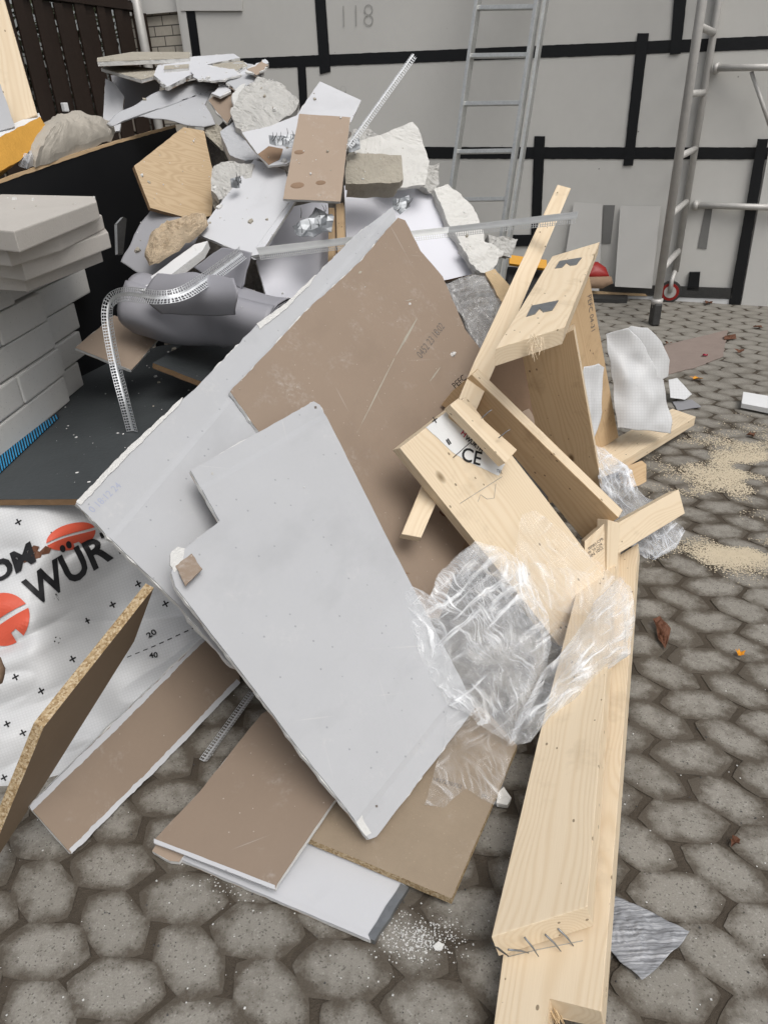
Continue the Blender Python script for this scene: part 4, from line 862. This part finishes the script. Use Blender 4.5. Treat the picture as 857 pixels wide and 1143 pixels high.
bE = drywall([(172, 938), (222, 885), (292, 797), (340, 770), (385, 880), (372, 895), (310, 986), (307, 992)], EA, 'brown', 'brown plasterboard offcut with a grey paper edge lying on the white board piece', gF, rag=.0025)
plate('paper_rim', [(172, 936), (307, 988), (307, 993), (172, 941)], EA, .004, 'paper_w', parent=bE, off=.002, rag=.001)
drywall([(170, 950), (176, 941), (206, 954), (200, 962), (190, 961)], an3((170, 950, .02), (206, 954, .022), (200, 962, .02)), 'brownl', 'small torn brown paper-faced scrap at the left end of the white board piece', gF, rag=.006)
DA = an3((80, 952, .012), (266, 762, .012)) + [(33, 899, Z(33, 899, .15).y)]
bD = drywall([(80, 953), (33, 900), (130, 804), (226, 712), (266, 745), (268, 762), (180, 852)], DA, 'brown', 'long narrow brown plasterboard strip tilted against the standing chipboard', gF, rag=[.003, .006, .006, .003, .003, .006, .006], prag=.003, t=.0125)
HA = [(172, 657, 1.50), (48, 812, 1.13), (-25, 990, 1.03)]
for q, r_ in (([(33, 900), (130, 804), (226, 712), (229, 714), (133, 811), (36, 905)], .004), ([(80, 953), (77, 948), (176, 850), (264, 758), (268, 762), (180, 854)], .004)): patch(bD, q, 'paper_w', .0022, r_, 'paper_rim')
hp = plate('chipboard_panel', [(172, 656), (49, 812), (-25, 992), (60, 860), (150, 716)], HA, .024, ['chipdark', 'chip'], 'thick chipboard panel standing on edge in front of the printed foil', 'chipboard', None, rag=.0012)
bead('corner_bead', [Z(228, 850, .012), Z(284, 772, .02)], Vector((-1, .3, .3)), Vector((1, -.3, .5)), .016, .013, 'zincw', 'short perforated bead lying on the paving between two brown offcuts', 'corner bead', gP)
chunk('plaster_crumb', [(556, 884), (562, 878), (570, 890), (566, 898), (554, 896)], an3((556, 884, .03), (570, 890, .03), (566, 898, .028)), .02, 'aer', 'small pale plaster crumb between the chipboard and the long beam', 'plaster crumb', None, .003, 3)
for i, (x, y, l) in enumerate(((538, 807, 'white crumb lying near the top corner of the flat chipboard'), (489, 1056, 'white crumb in the powder beside the white board piece'), (762, 548, '')) [:2]):
    z = .062 if i == 0 else .012
    chunk('plaster_crumb', [(x - 6, y), (x, y - 6), (x + 6, y - 2), (x + 4, y + 5), (x - 3, y + 5)], an3((x - 6, y, z), (x + 6, y - 2, z), (x, y - 6, z + .004)), .01, 'gyps', l, 'plaster crumb', None, .004, 20 + i)
# ------------------------------------------------------------------ printed foil on the left
fan = [(-80, 560, 2.02), (240, 560, 1.97), (-80, 940, 1.02), (240, 800, 1.58)]
def foilY(x, y):
    u = (x + 80) / 320; v = (y - 545) / 400
    s = max(0, min(1.2, v)); l = 1.96 + (1.26 - 1.96) * (s ** .8); g = min(1.97, Z(x, y, .085).y)
    f = max(0, min(1, (x - 30) / 110)); f = f * f * (3 - 2 * f); return l + (max(l, g) - l) * f
def foilP(x, y, h=0.):
    p = Y(x, y, foilY(x, y)); q = Vector((x / 46., y / 46., 0))
    w = noise.noise(Vector((x / 90 + y / 130, (y - x * .35) / 55, 2.2))) * .040 + abs(noise.noise(Vector(((x * .8 - y) / 150, (y + x * .55) / 42, 7.)))) * .060 + noise.noise(q * 1.2) * .008
    n = Vector((.35, -.62, .70)); w = (w - .02) * max(.15, min(1, (y - 556) / 50))
    return p + n * (w + h)
nu, nv = 130, 150; V, Fc, UV = [], [], []
for j in range(nv + 1):
    for i in range(nu + 1):
        x = -80 + 345 * i / nu; y = 557 + 390 * j / nv - max(0, x - 4) * .985 * (j / nv); V.append(foilP(x, y)); UV.append(((x * .9 - y * .3) * .0016, (y + x * .35) * .0016))
for j in range(nv):
    for i in range(nu): a = j * (nu + 1) + i; Fc.append((a, a + 1, a + nu + 2, a + nu + 1))
fo = mesh('printed_foil', V, Fc, 'memb', smooth=True); uv = fo.data.uv_layers.new(name='UVMap')
for lp in fo.data.loops: uv.data[lp.index].uv = UV[lp.vertex_index]
md = fo.modifiers.new('thickness', 'SOLIDIFY'); md.thickness = .0015; md.offset = -1
tag(fo, 'wrinkled white foil with bold black and red print at the left edge', 'foil')
def ftext(name, s, x0, y0, ang, size, mat, bold, shear=0., asp=1.25, spacing=1., flip=1):
    ca, sa = math.cos(ang), math.sin(ang)
    return letters(name, s, lambda a, b: foilP(x0 + (a * asp) * ca * 1 + b * sa, y0 + (a * asp) * sa - b * ca, .0075), size, mat, fo, bold, 3, shear, spacing=spacing)
ftext('printed_word', 'WÜRTH', 38, 676, math.radians(-31), 44, 'ink', 1.2, .1, .98, 1.0)
ftext('printed_word', 'OM', -12, 650, math.radians(-24), 32, 'ink', 1.4, .1, 1.15)
def disc(cx, cy, ang, r, fl=1.):
    ca, sa = math.cos(ang), math.sin(ang)
    def mp(a, b): b *= fl; return foilP(cx + a * ca + b * sa, cy + a * sa - b * ca, .0065)
    for half in (1, -1):
        bm = bmesh.new(); N = 18; g = {}
        for i in range(N + 1):
            for j in range(9):
                t = math.pi * i / N; rr = r * (.02 + .98 * j / 8); a = math.cos(t) * rr * 1.05; b = math.sin(t) * rr
                b = max(b, r * .10)
                g[i, j] = bm.verts.new(mp(a, b * half))
        for i in range(N):
            for j in range(8):
                t = math.pi * (i + .5) / N
                if half < 0 and .38 * math.pi < t < .60 * math.pi and j < 5 and j > 1: pass
                if half < 0 and abs(math.cos(t) - .1) < .16 and j >= 5: continue
                bm.faces.new((g[i, j], g[i + 1, j], g[i + 1, j + 1], g[i, j + 1]))
        bmobj('printed_roundel', bm, 'inkr', None, fo)
disc(4, 691, math.radians(-30), 29); disc(80, 601, math.radians(-20), 27, .5)
for x, y in ((21, 583), (64, 665), (155, 650), (126, 673), (98, 693), (65, 716), (82, 737), (46, 771), (18, 756), (8, 808), (26, 818), (185, 674), (60, 600), (118, 590), (5, 868)):
    ca, sa = math.cos(-.5), math.sin(-.5)
    for k in (0, 1):
        q = [(-4, -.9), (4, -.9), (4, .9), (-4, .9)]; q = [(b, a) if k else (a, b) for a, b in q]
        mesh('printed_cross', [foilP(x + a * ca - b * sa, y + a * sa + b * ca, .003 + .0003 * k) for a, b in q], [(0, 1, 2, 3)], 'ink', None, fo)
ftext('printed_mark', '20', 166, 712, math.radians(-30), 9, 'ink', .2); ftext('printed_mark', '40', 167, 735, math.radians(-10), 8, 'ink', .2)
for k in range(9): mesh('dashed_line', [foilP(142 + 9 * k + a, 734 - 4.0 * k - a * .4 + b, .003) for a, b in ((0, 0), (5, 0), (5, 1.2), (0, 1.2))], [(0, 1, 2, 3)], 'ink', None, fo)
for i, (x, y) in enumerate(((42, 620), (30, 622), (52, 616), (38, 613))):
    patchv = [foilP(x + a, y + b, .006 + .004 * math.sin(a)) for a, b in ((-8, 2), (0, -4), (7, -1), (4, 4), (-3, 5))]
    tag(mesh('dry_leaf', patchv, [(0, 1, 2, 3, 4)], 'leafb'), 'dry rust-brown leaf crumb on the printed foil', 'leaf', 'leaf crumbs on the printed foil')
polar('clay_shard', [(-6, 728), (2, 734), (6, 746), (3, 762), (-6, 768)], lin((-6, 728, 1.33), (6, 746, 1.31), (-6, 768, 1.27)), 'card', .004, 3, 10, rings=8, lift=lambda s: .03 * (1 - s * s) ** .5); tag(bpy.data.objects['clay_shard'], 'brown rounded shard on the foil at the left picture edge', 'shard')
# ------------------------------------------------------------------ timber
zt = .132
def beam(name, px, an, t, mat, parent=None, label=None, cat=None, group=None, xi=0, bev=.0022, rag=0, off=0.):
    return plate(name, px, an, t, mat, label, cat, group, parent, rag=rag, bev=bev, off=off, xi=xi)
mb = empty('doubled_beam', Z(620, 900, 0), 'long doubled timber beam lying on the paving towards the camera', 'timber beam')
lowA = an3((555, 1140, .064), (668, 1126, .104), (712, 600, .104))
lp_ = beam('lower_plank', [(712, 606), (671, 1129), (612, 1113), (603, 1180), (546, 1180), (566, 1030), (660, 640)], lowA, .062, ['wood', 'wood'], mb)
topA = an3((548, 1045, .124), (655, 1012, .176), (652, 626, .124))
lpn = WM[lp_.name].to_3x3() @ Vector((0, 0, 1))
up = beam('upper_plank', [(690, 588), (655, 1012), (548, 1046), (600, 828), (652, 626)], topA, .062, ['wood', 'wood'], mb)
# splintered break at the near end
bm = bmesh.new(); r = random.Random(5)
for i in range(46):
    a = Z(603 + r.uniform(-3, 20), 1118 + r.uniform(0, 14), r.uniform(.015, .06)); b = a + Vector((r.uniform(-.006, .010), -r.uniform(.012, .04), r.uniform(-.008, .006)))
    tubebm(bm, [a, b], [.0022, .0005], 4)
bmobj('splinters', bm, 'saw', None, mb)
for x, y, x2, y2 in ((567, 1060, 590, 1062), (585, 1046, 601, 1066), (608, 1043, 626, 1060), (622, 1036, 640, 1054)):
    a = Z(x, y, .125); b = Z(x2, y2, .098); nail(up, a, a.lerp(b, .6), (b - a) * .4 + Vector((0, 0, -.006)), 'zinc', .0021)
nail(up, Z(548, 1052, .10), Z(560, 1062, .085), Vector((.012, -.01, .0)), 'dkm', .002)
p = [PL(x, y, WM[lp_.name].translation + lpn * .001, lpn) for x, y in ((566, 1068), (600, 1060), (650, 1050))]; tube('pencil_line', p, .0007, 'pencil', mb, 4)
fr_ = empty('nailed_timbers', Z(690, 620, .13), 'nailed timber frame of two parallel planks with a foil sticker', 'timber frame')
wA = [(446, 500, 1.98), (520, 443, 2.15), (672, 640, 2.02)]
wb_ = beam('wide_plank', [(446, 500), (520, 443), (600, 545), (672, 640), (690, 664), (640, 742), (600, 690), (520, 592)], wA, .055, ['wood', 'wood'], fr_, xi=2)
beam('cleat', [(502, 452), (512, 444), (577, 502), (564, 517)], [(502, 452, 2.05), (512, 444, 2.08), (564, 517, 1.99)], .04, ['wood', 'wood'], fr_, xi=1)
st = patch(wb_, [(475, 477), (500, 458), (500, 466), (563, 518), (556, 531), (521, 515), (505, 505)], 'memb_p', .0016, .002, 'foil_sticker', .001)
def prt(s, a, b, mat, bold=.0, asp=.62): return print_on(wb_, s, a, b, mat, None, bold, st, .003)
prt('+', (484, 476), (491, 471), 'ink'); prt('WÜRTH', (518, 490), (534, 503), 'ink', .0007); prt('CE', (513, 513), (536, 520), 'ink', .0008); prt('H', (513, 484), (517, 488), 'inkp', .0005); prt('TEL', (553, 527), (561, 529), 'ink'); prt('II', (500, 497), (508, 491), 'ink', .001)
m_, _ = on_plate(wb_, (505, 511), (524, 494), .003); tube('print_line', [PL(x, y, WM[wb_.name].translation, WM[wb_.name].to_3x3() @ Vector((0, 0, 1))) + (WM[wb_.name].to_3x3() @ Vector((0, 0, .003))) for x, y in ((505, 511), (524, 494))], .0012, 'ink', st, 4)
nW = WM[wb_.name].to_3x3() @ Vector((0, 0, 1))
tube('pencil_line', [PL(x, y, WM[wb_.name].translation, nW) + nW * .001 for x, y in ((513, 562), (560, 532))], .0008, 'pencil', wb_, 4)
tube('pencil_line', [PL(x, y, WM[wb_.name].translation, nW) + nW * .001 for x, y in ((533, 560), (536, 552), (543, 557), (551, 556), (553, 540))], .0007, 'pencil', wb_, 4)
sA = [(525, 418, 2.42), (690, 578, 2.16), (652, 604, 2.24)]
sb = beam('side_plank', [(526, 418), (690, 578), (652, 604), (575, 510), (492, 452), (505, 436)], sA, .05, ['wood_d', 'wood'], fr_)  # inner face darker, upper edge lighter: shade put into the two pine tones
print_on(sb, 'PEFC', (508, 434), (523, 421), 'ink', name='stamp'); print_on(sb, 'CE 0672', (517, 446), (535, 432), 'ink', name='stamp')
for a, b, c in (((537, 467), (546, 459), (-3, 5)), ((556, 489), (566, 481), (3, -2))):
    n0 = Y(a[0], a[1], 2.02); n1 = Y(b[0], b[1], 2.02); nail(fr_, n0, n1, (n1 - n0) * .1 + Vector((.006, 0, .002)), 'zinc', .0018)
eA = [(652, 604, 2.10), (678, 582, 2.13), (655, 650, 2.03)]
eb = beam('end_block', [(652, 604), (679, 580), (680, 668), (652, 660)], eA, .05, ['wood', 'wood'], fr_)
beam('end_strip', [(678, 580), (692, 584), (686, 672), (676, 668)], [(678, 580, 2.12), (692, 584, 2.14), (676, 668, 2.0)], .05, ['wood', 'wood'], fr_, xi=1)
for i, s in enumerate(('00083-CPR', 'PF 24 C24', 'DIN 1052')): print_on(eb, s, (657, 614 + 5 * i), (677, 599.5 + 5 * i), 'inkg', name='stamp')
stA = [(690, 583, 2.20), (757, 546, 2.55), (690, 618, 2.10)]
beam('stub_timber', [(690, 583), (757, 546), (764, 573), (690, 618)], stA, .055, ['wood', 'wood'], fr_)
# slender batten
plate('slender_batten', [(622, 206), (637, 209), (560, 386), (530, 424), (480, 560), (464, 602), (440, 640), (450, 590), (512, 446), (548, 372)][:0] or [(622, 206), (637, 210), (552, 410), (470, 600), (448, 596), (530, 402)],
      [(622, 206, 3.42), (637, 210, 3.42), (462, 590, 1.90)], .032, ['wood', 'wood'], 'long slender batten slanting up towards the wall behind the frame', 'batten', bev=.002, xi=1)
# trestle
tr = empty('timber_trestle', Z(690, 500, .05), 'upright timber trestle with two metal plates set in its top plank', 'timber trestle')
tA = [(553, 388, Z(553, 388, .985).y), (629, 364, Z(629, 364, .985).y), (669, 270, 3.28)]
tp = beam('top_plank', [(553, 389), (616, 286), (669, 270), (630, 365)], tA, .055, ['wood', 'wood'], tr, rag=0)
for px in ([(587, 354), (593, 342), (623, 336), (616, 347), (606, 349), (602, 345), (597, 351)], [(619, 300), (624, 292), (649, 288), (643, 296), (636, 297), (632, 294), (627, 299)]):
    patch(tp, px, 'zinc', .003, .0005, 'metal_plate', .004)
bm = bmesh.new(); r = random.Random(8)
for i in range(24):
    a = Y(598 + r.uniform(-7, 7), 376 + r.uniform(-4, 14), tA[0][2] + .05); b = a + Vector((r.uniform(-.02, .02), -r.uniform(.0, .03), -r.uniform(.01, .05)))
    tubebm(bm, [a, a.lerp(b, .5) + Vector((r.uniform(-.006, .006), 0, 0)), b], [.002, .0014, .0004], 4)
bmobj('splinters', bm, 'wood', None, tp)
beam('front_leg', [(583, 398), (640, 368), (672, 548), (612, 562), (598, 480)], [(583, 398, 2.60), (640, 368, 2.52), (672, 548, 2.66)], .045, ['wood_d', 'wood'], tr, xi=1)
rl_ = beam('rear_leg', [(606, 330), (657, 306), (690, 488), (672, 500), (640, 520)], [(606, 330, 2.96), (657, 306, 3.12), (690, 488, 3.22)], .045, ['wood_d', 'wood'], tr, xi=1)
print_on(rl_, 'PEFC 04-31', (655, 330), (661, 384), 'inkg', name='stamp')
beam('foot_plank', [(640, 508), (668, 499), (750, 456), (776, 465), (694, 515), (650, 530)], an3((668, 499, .10), (750, 456, .10), (694, 515, .10)), .05, ['wood', 'wood'], tr, xi=1)
plate('wood_block', [(700, 520), (716, 514), (721, 518), (721, 540), (704, 544)], [(700, 520, 2.98), (721, 518, 3.04), (704, 544, 2.90)], .06, ['wood_d', 'saw'], 'small wood block under the foot plank of the trestle', 'wood block', bev=.002)
# ------------------------------------------------------------------ scraps round the timber
plate('cardboard', [(470, 580), (545, 560), (570, 620), (520, 640), (430, 640)], [(470, 580, 2.20), (545, 560, 2.55), (500, 640, 1.98)], .006, 'card', 'brown cardboard under the wide plank of the nailed frame', 'cardboard', rag=.004)
plate('cardboard', [(552, 404), (586, 396), (598, 470), (590, 486), (556, 470), (540, 440)], [(552, 404, 3.0), (586, 396, 3.0), (590, 486, 2.85)], .006, 'card', 'brown cardboard sheet standing behind the front leg of the trestle', 'cardboard', rag=.004)
plate('cardboard', [(556, 470), (590, 456), (604, 480), (572, 500)], [(556, 470, 2.8), (590, 456, 2.9), (572, 500, 2.7)], .006, 'brownl', 'pale cardboard flap at the foot of the standing cardboard', 'cardboard', rag=.004)
polar('leaf_clump', [(484, 562), (494, 556), (504, 564), (506, 574), (496, 582), (486, 576)], lin((484, 562, 2.16), (506, 566, 2.2), (490, 582, 2.12)), 'leafb', .03, 4, 40, rings=12); tag(bpy.data.objects['leaf_clump'], 'dry brown leaf clump below the wide plank beside the batten', 'leaf clump')
polar('dusty_film', [(497, 316), (530, 306), (560, 312), (572, 340), (566, 372), (545, 400), (533, 388), (515, 350)], lin((497, 316, 3.25), (570, 330, 3.3), (535, 395, 3.0)), 'filmd', .035, 9, 8, rings=24, uvs=True, layers=2); tag(bpy.data.objects['dusty_film'], 'dull grey plastic film behind the right edge of the brown plasterboard', 'plastic film')
plate('wood_offcut', [(541, 304), (552, 300), (568, 318), (571, 330), (566, 350), (548, 316)], [(541, 304, 3.35), (568, 318, 3.3), (566, 350, 3.2)], .03, ['saw', 'wood_d'], 'splintered wood offcut beside the dull plastic film', 'wood offcut', rag=.006)
gm = polar('hanging_foil', [(677, 372), (700, 366), (713, 378), (722, 388), (734, 420), (741, 424), (749, 470), (748, 484), (718, 480), (688, 478), (684, 440)], lambda x, y: 3.30 + .0006 * (x - 680) - .0016 * (y - 370) - .06 * math.sin(max(0, min(1, (x - 676) / 70)) * 3.1), 'memb', .045, 3, 9, rings=40, fold=False, uvs=True, thick=.0012)
tag(gm, 'white gridded foil hanging over the foot plank beside the trestle', 'foil')
gm2 = polar('hanging_foil', [(690, 374), (704, 364), (722, 366), (738, 382), (747, 402), (746, 420), (738, 424), (716, 420), (698, 400)], lambda x, y: 3.52 + .0005 * (x - 690) - .0012 * (y - 364) - .05 * math.sin(max(0, min(1, (x - 690) / 56)) * 3.1), 'memb', .03, 9, 8, rings=30, fold=False, uvs=True, thick=.0012)
tag(gm2, 'rounded white foil fold standing behind the hanging gridded foil', 'foil')
gm3 = polar('hanging_foil', [(651, 410), (668, 406), (675, 410), (671, 460), (660, 498), (656, 470)], lin((651, 410, 2.85), (675, 410, 2.95), (660, 498, 2.75)), 'memb', .02, 5, 10, rings=24, fold=False, uvs=True, thick=.0012)
tag(gm3, 'narrow torn foil strip between the two legs of the trestle', 'foil')
gm4 = polar('foil_scrap', [(746, 424), (756, 421), (772, 440), (764, 446), (748, 444)], lin((746, 444, 3.9), (772, 442, 3.95), (752, 421, 4.05)), 'memb', .012, 6, 8, rings=12, fold=False, uvs=True, thick=.001)
tag(gm4, 'small white foil scrap on the paving right of the hanging foil', 'foil scrap')
flat('wet_cardboard', [(735, 420), (742, 385), (812, 368), (806, 398), (776, 410)], .006, 'cardr', .004, 'flattened reddish wet cardboard on the paving near the scaffold', 'cardboard', .01)
flat('grey_sheet', [(750, 448), (772, 446), (782, 454), (756, 458)], .008, 'pvc_l', .003, 'flat grey scrap on the paving behind the foot plank', 'scrap', .008)
lw = Z(842, 455, .0); plate('white_channel', [(829, 437), (858, 442), (880, 446), (880, 460), (858, 456), (827, 450)], [(829, 437, Z(829, 437, .06).y), (880, 446, Z(880, 446, .06).y), (827, 450, Z(827, 450, .045).y)], .03, ['wht', 'wht'], 'white plastic channel lying on the paving at the right edge', 'channel', bev=.003)
def leaf(x, y, s, mat, label, grp=None, z=.012, seed=1):
    c = Z(x, y, z); r = random.Random(seed); N = 11; V = [c]; 
    for i in range(N): a = i / N * 6.283 + r.uniform(-.2, .2); q = s * (1 if i % 2 else .55) * r.uniform(.8, 1.2); V.append(c + Vector((math.cos(a) * q, math.sin(a) * q * .7, r.uniform(-.004, .018))))
    return tag(mesh('fallen_leaf', V, [(0, i + 1, (i + 1) % N + 1) for i in range(N)], mat), label, 'leaf', grp)
leaf(826, 729, .022, 'leaf', 'bright orange fallen leaf on the paving at the right', seed=1)
o = polar('curled_leaf', [(728, 690), (736, 688), (748, 702), (746, 714), (742, 724), (734, 712)], lin((728, 690, Z(728, 690, .03).y), (748, 702, Z(748, 702, .02).y), (742, 724, Z(742, 724, .012).y)), 'leafb', .012, 3, 30, rings=10); tag(o, 'curled dark brown leaf on the paving right of the long beam', 'leaf')
for i, (x, y, s, m, l) in enumerate(((778, 423, .05, 'leaf', 'yellow leaf strip on the paving beside the foil scrap'), (764, 437, .03, 'leafb', 'brown leaf lying on the small foil scrap'), (814, 377, .07, 'leafb', 'dark leaf cluster at the edge of the wet cardboard'), (790, 338, .06, 'leafb', 'brown leaf at the foot of the wall near the caster'), (746, 383, .035, 'leafb', 'brown leaf on the left part of the wet cardboard'), (786, 397, .03, 'inkp', 'reddish leaf on the right part of the wet cardboard'), (846, 365, .05, 'leafb', 'brown leaf on the paving at the far right edge'), (838, 486, .03, 'leafb', 'brown leaf on the paving below the white channel'), (826, 392, .04, 'leafb', 'dark leaf on the paving between wet cardboard and white channel'), (820, 940, .018, 'leafb', 'small dull leaf on the paving low at the right'))): leaf(x, y, s, MAT[m], l, None, .012, i + 3)
# grey fibre scrap at the lower right
o = polar('fibre_scrap', [(676, 998), (696, 1004), (714, 1012), (770, 1040), (756, 1058), (716, 1094), (696, 1076), (674, 1054)], lin((676, 998, Z(676, 998, .012).y), (770, 1040, Z(770, 1040, .014).y), (716, 1094, Z(716, 1094, .014).y)), 'scrim', .005, 7, 40, rings=26, thick=.001)
tag(o, 'grey streaky fibre sheet scrap on the paving beside the beam end', 'fibre scrap')
# ------------------------------------------------------------------ clear film
def filmY(x, y): return PL(x, y, pF, nF).y
pF, nF = plane3([(440, 650, 1.72), (700, 660, 1.84), (560, 820, 1.36)])
o = polar('clear_film', [(432, 652), (446, 648), (480, 668), (490, 640), (505, 624), (530, 604), (556, 612), (590, 636), (606, 676), (614, 720), (604, 770), (574, 828), (540, 806), (500, 778), (474, 742), (454, 700)],
          filmY, 'film', .045, 3, 4.6, rings=60, layers=2, gap=.02, uvs=True, cen=(545, 715), lift=lambda s: .05 * (1 - s * s))
polar('film_fold', [(566, 832), (580, 796), (604, 752), (640, 712), (664, 672), (690, 646), (702, 656), (708, 690), (702, 730), (672, 752), (636, 786), (606, 806), (592, 828)], lambda x, y: filmY(x, y) - .03, 'film2', .035, 17, 5, rings=44, layers=2, gap=.015, uvs=True, parent=o, cen=(650, 740), lift=lambda s: .05 * (1 - s * s))
polar('film_flat', [(586, 630), (640, 640), (694, 648), (680, 690), (630, 740), (604, 760), (600, 690)], lambda x, y: filmY(x, y) - .01, 'films', .014, 27, 5, rings=24, uvs=True, parent=o, lift=lambda s: .02)
tag(o, 'crumpled clear plastic film lying over the grey plasterboard and the beam', 'plastic film')
polar('film_tail', [(500, 775), (540, 800), (574, 826), (556, 900), (546, 896), (520, 880), (496, 900), (474, 898), (484, 862), (494, 830)], lin((500, 775, 1.47), (574, 826, 1.34), (500, 900, 1.18)), 'films', .016, 8, 5, rings=24, uvs=True, parent=o)
polar('film_sheet', [(580, 575), (596, 570), (640, 606), (690, 650), (660, 690), (610, 680), (570, 625)], lin((560, 560, 2.0), (690, 650, 1.86), (590, 690, 1.76)), 'films', .012, 12, 4, rings=24, uvs=True, parent=o, lift=lambda s: .02)
o = polar('clear_film', [(664, 498), (676, 500), (700, 520), (712, 548), (738, 566), (764, 592), (756, 610), (730, 624), (706, 612), (690, 590), (680, 560), (668, 530)], lin((664, 498, 2.75), (760, 590, 2.42), (690, 600, 2.38)), 'filmb', .045, 21, 5.5, rings=34, uvs=True, layers=2)
tag(o, 'smaller crumpled clear film on the paving behind the stub timber', 'plastic film')
o = polar('clear_film', [(590, 640), (616, 600), (650, 620), (640, 650)], lin((590, 640, 2.1), (650, 620, 2.3), (616, 600, 2.35)), 'filmb', .03, 31, 12, rings=14, uvs=True); tag(o, 'crumpled film glimpsed in the gap between the two frame planks', 'plastic film')
# ------------------------------------------------------------------ crumbs, powder, sawdust
def scatter(name, n, area, size, mat, seed, zf=.002, dens=None):
    r = random.Random(seed); V, Fc = [], []; k = 0; tries = 0
    while k < n and tries < n * 30:
        tries += 1; x, y = area(r); p = Z(x, y, zf)
        if dens and r.random() > dens(x, y, p): continue
        s = size * r.uniform(.35, 1.3) ** 2; a = r.uniform(0, 6.28); b = len(V); z = r.uniform(.2, .8) * s
        for i in range(4): q = a + i * 1.57 + r.uniform(-.3, .3); V.append(p + Vector((math.cos(q) * s, math.sin(q) * s, 0)))
        V.append(p + Vector((r.uniform(-.3, .3) * s, r.uniform(-.3, .3) * s, z))); Fc += [(b + i, b + (i + 1) % 4, b + 4) for i in range(4)]; k += 1
    return struct(mesh(name, V, Fc, mat), 'stuff')
scatter('gypsum_crumbs', 260, lambda r: (r.uniform(0, 857), 1143 - abs(r.gauss(0, 1)) * 260), .0020, 'gyps', 1)
scatter('gypsum_powder', 900, lambda r: (r.gauss(468, 26), r.gauss(1048, 13) + 0), .0016, 'gyps', 2)
scatter('gypsum_dust', 160, lambda r: (r.gauss(258, 24), r.gauss(985, 12)), .0016, 'gyps', 3)
scatter('dark_grit', 700, lambda r: (r.uniform(0, 857), 1143 - r.random() ** .7 * 560), .0019, 'dkm', 4)
def sd(x, y, p):
    v = noise.noise(Vector((p.x * 3.2, p.y * 3.2, 4.))) + .5 * noise.noise(Vector((p.x * 9, p.y * 9, 1.)))
    return max(0, min(1, (v + .10) * 2.6))
scatter('sawdust', 22000, lambda r: (r.gauss(828, 44), r.gauss(522, 19)), .0028, 'saw_d', 5, .003, sd)
scatter('sawdust_near', 14000, lambda r: (r.gauss(822, 36), r.gauss(618, 10) + 0), .0023, 'saw_d', 6, .003, sd)
scatter('sheet_crumbs', 60, lambda r: (r.uniform(60, 240), r.uniform(420, 550)), .004, 'gyps', 7, zd + .001)
def heap_chips(n, seed):
    sc.view_layers[0].update(); dg = bpy.context.evaluated_depsgraph_get(); r = random.Random(seed); V, Fc, Mi = [], [], []; k = 0; tries = 0
    while k < n and tries < n * 12:
        tries += 1; x, y = r.gauss(-.45, .55), r.gauss(3.55, .5)
        ok, loc, nrm, _, ob, _ = sc.ray_cast(dg, Vector((x, y, 3.)), Vector((0, 0, -1)))
        if not ok or loc.z < .3 or nrm.z < .45 or (ob.name.startswith('paper_face') and r.random() < .55) or ob.name.split('.')[0] in ('board_fence', 'laminate_board', 'corner_bead', 'top_plank', 'slender_batten', 'metal_plate', 'sack', 'insulation_block', 'white_facing', 'prong', 'upright_boards', 'rung', 'stile', 'black_board', 'wood_edge') : continue
        s = .003 + .017 * r.random() ** 6; b = len(V); N = r.choice((4, 5, 5, 6)); a0 = r.uniform(0, 6.28); t = nrm.orthogonal().normalized(); bt = nrm.cross(t); hh = s * r.uniform(.3, .9)
        for z in (-.001, hh):
            for i in range(N): a = a0 + i * 6.28 / N + r.uniform(-.3, .3); q = s * r.uniform(.6, 1.2) * (1 if z < 0 else .75); V.append(loc + t * math.cos(a) * q + bt * math.sin(a) * q * .8 + nrm * (z + (r.uniform(-.3, .2) * hh if z > 0 else 0)))
        m = r.choice((0, 0, 0, 1, 1)); 
        Fc.append(tuple(b + N + i for i in range(N))); Mi.append(m)
        for i in range(N): Fc.append((b + i, b + (i + 1) % N, b + N + (i + 1) % N, b + N + i)); Mi.append(m)
        k += 1
    struct(mesh('heap_crumbs', V, Fc, ['gyps', 'rub2'], fm=Mi), 'stuff')
heap_chips(420, 12)
# ------------------------------------------------------------------ light
w = bpy.data.worlds.new('World'); sc.world = w; w.use_nodes = True; nt = w.node_tree
sky = nt.nodes.new('ShaderNodeTexSky'); sky.sky_type = 'NISHITA'; sky.sun_disc = False
EL, AZ = math.radians(58), math.radians(150)
sky.sun_elevation = EL; sky.sun_rotation = AZ; sky.dust_density = 6.0; sky.air_density = 1.2
hs = nt.nodes.new('ShaderNodeHueSaturation'); hs.inputs['Saturation'].default_value = .28; hs.inputs['Value'].default_value = 1.0
bg = nt.nodes['Background']; nt.links.new(sky.outputs[0], hs.inputs['Color']); nt.links.new(hs.outputs[0], bg.inputs['Color']); bg.inputs['Strength'].default_value = .125
su = bpy.data.lights.new('sun', 'SUN'); su.energy = 1.35; su.angle = math.radians(32); su.color = (1, .97, .93)
so = bpy.data.objects.new('sun', su); COL.objects.link(so)
d = Vector((math.sin(AZ) * math.cos(EL), math.cos(AZ) * math.cos(EL), math.sin(EL)))
so.rotation_euler = d.to_track_quat('Z', 'Y').to_euler()
sc.view_settings.view_transform = 'Standard'; sc.view_settings.look = 'None'; sc.view_settings.gamma = 1.0; sc.view_settings.use_curve_mapping = False
sc.view_settings.exposure = -0.10
sc.cycles.use_denoising = True; sc.cycles.max_bounces = 8; sc.cycles.transparent_max_bounces = 24; sc.cycles.diffuse_bounces = 4
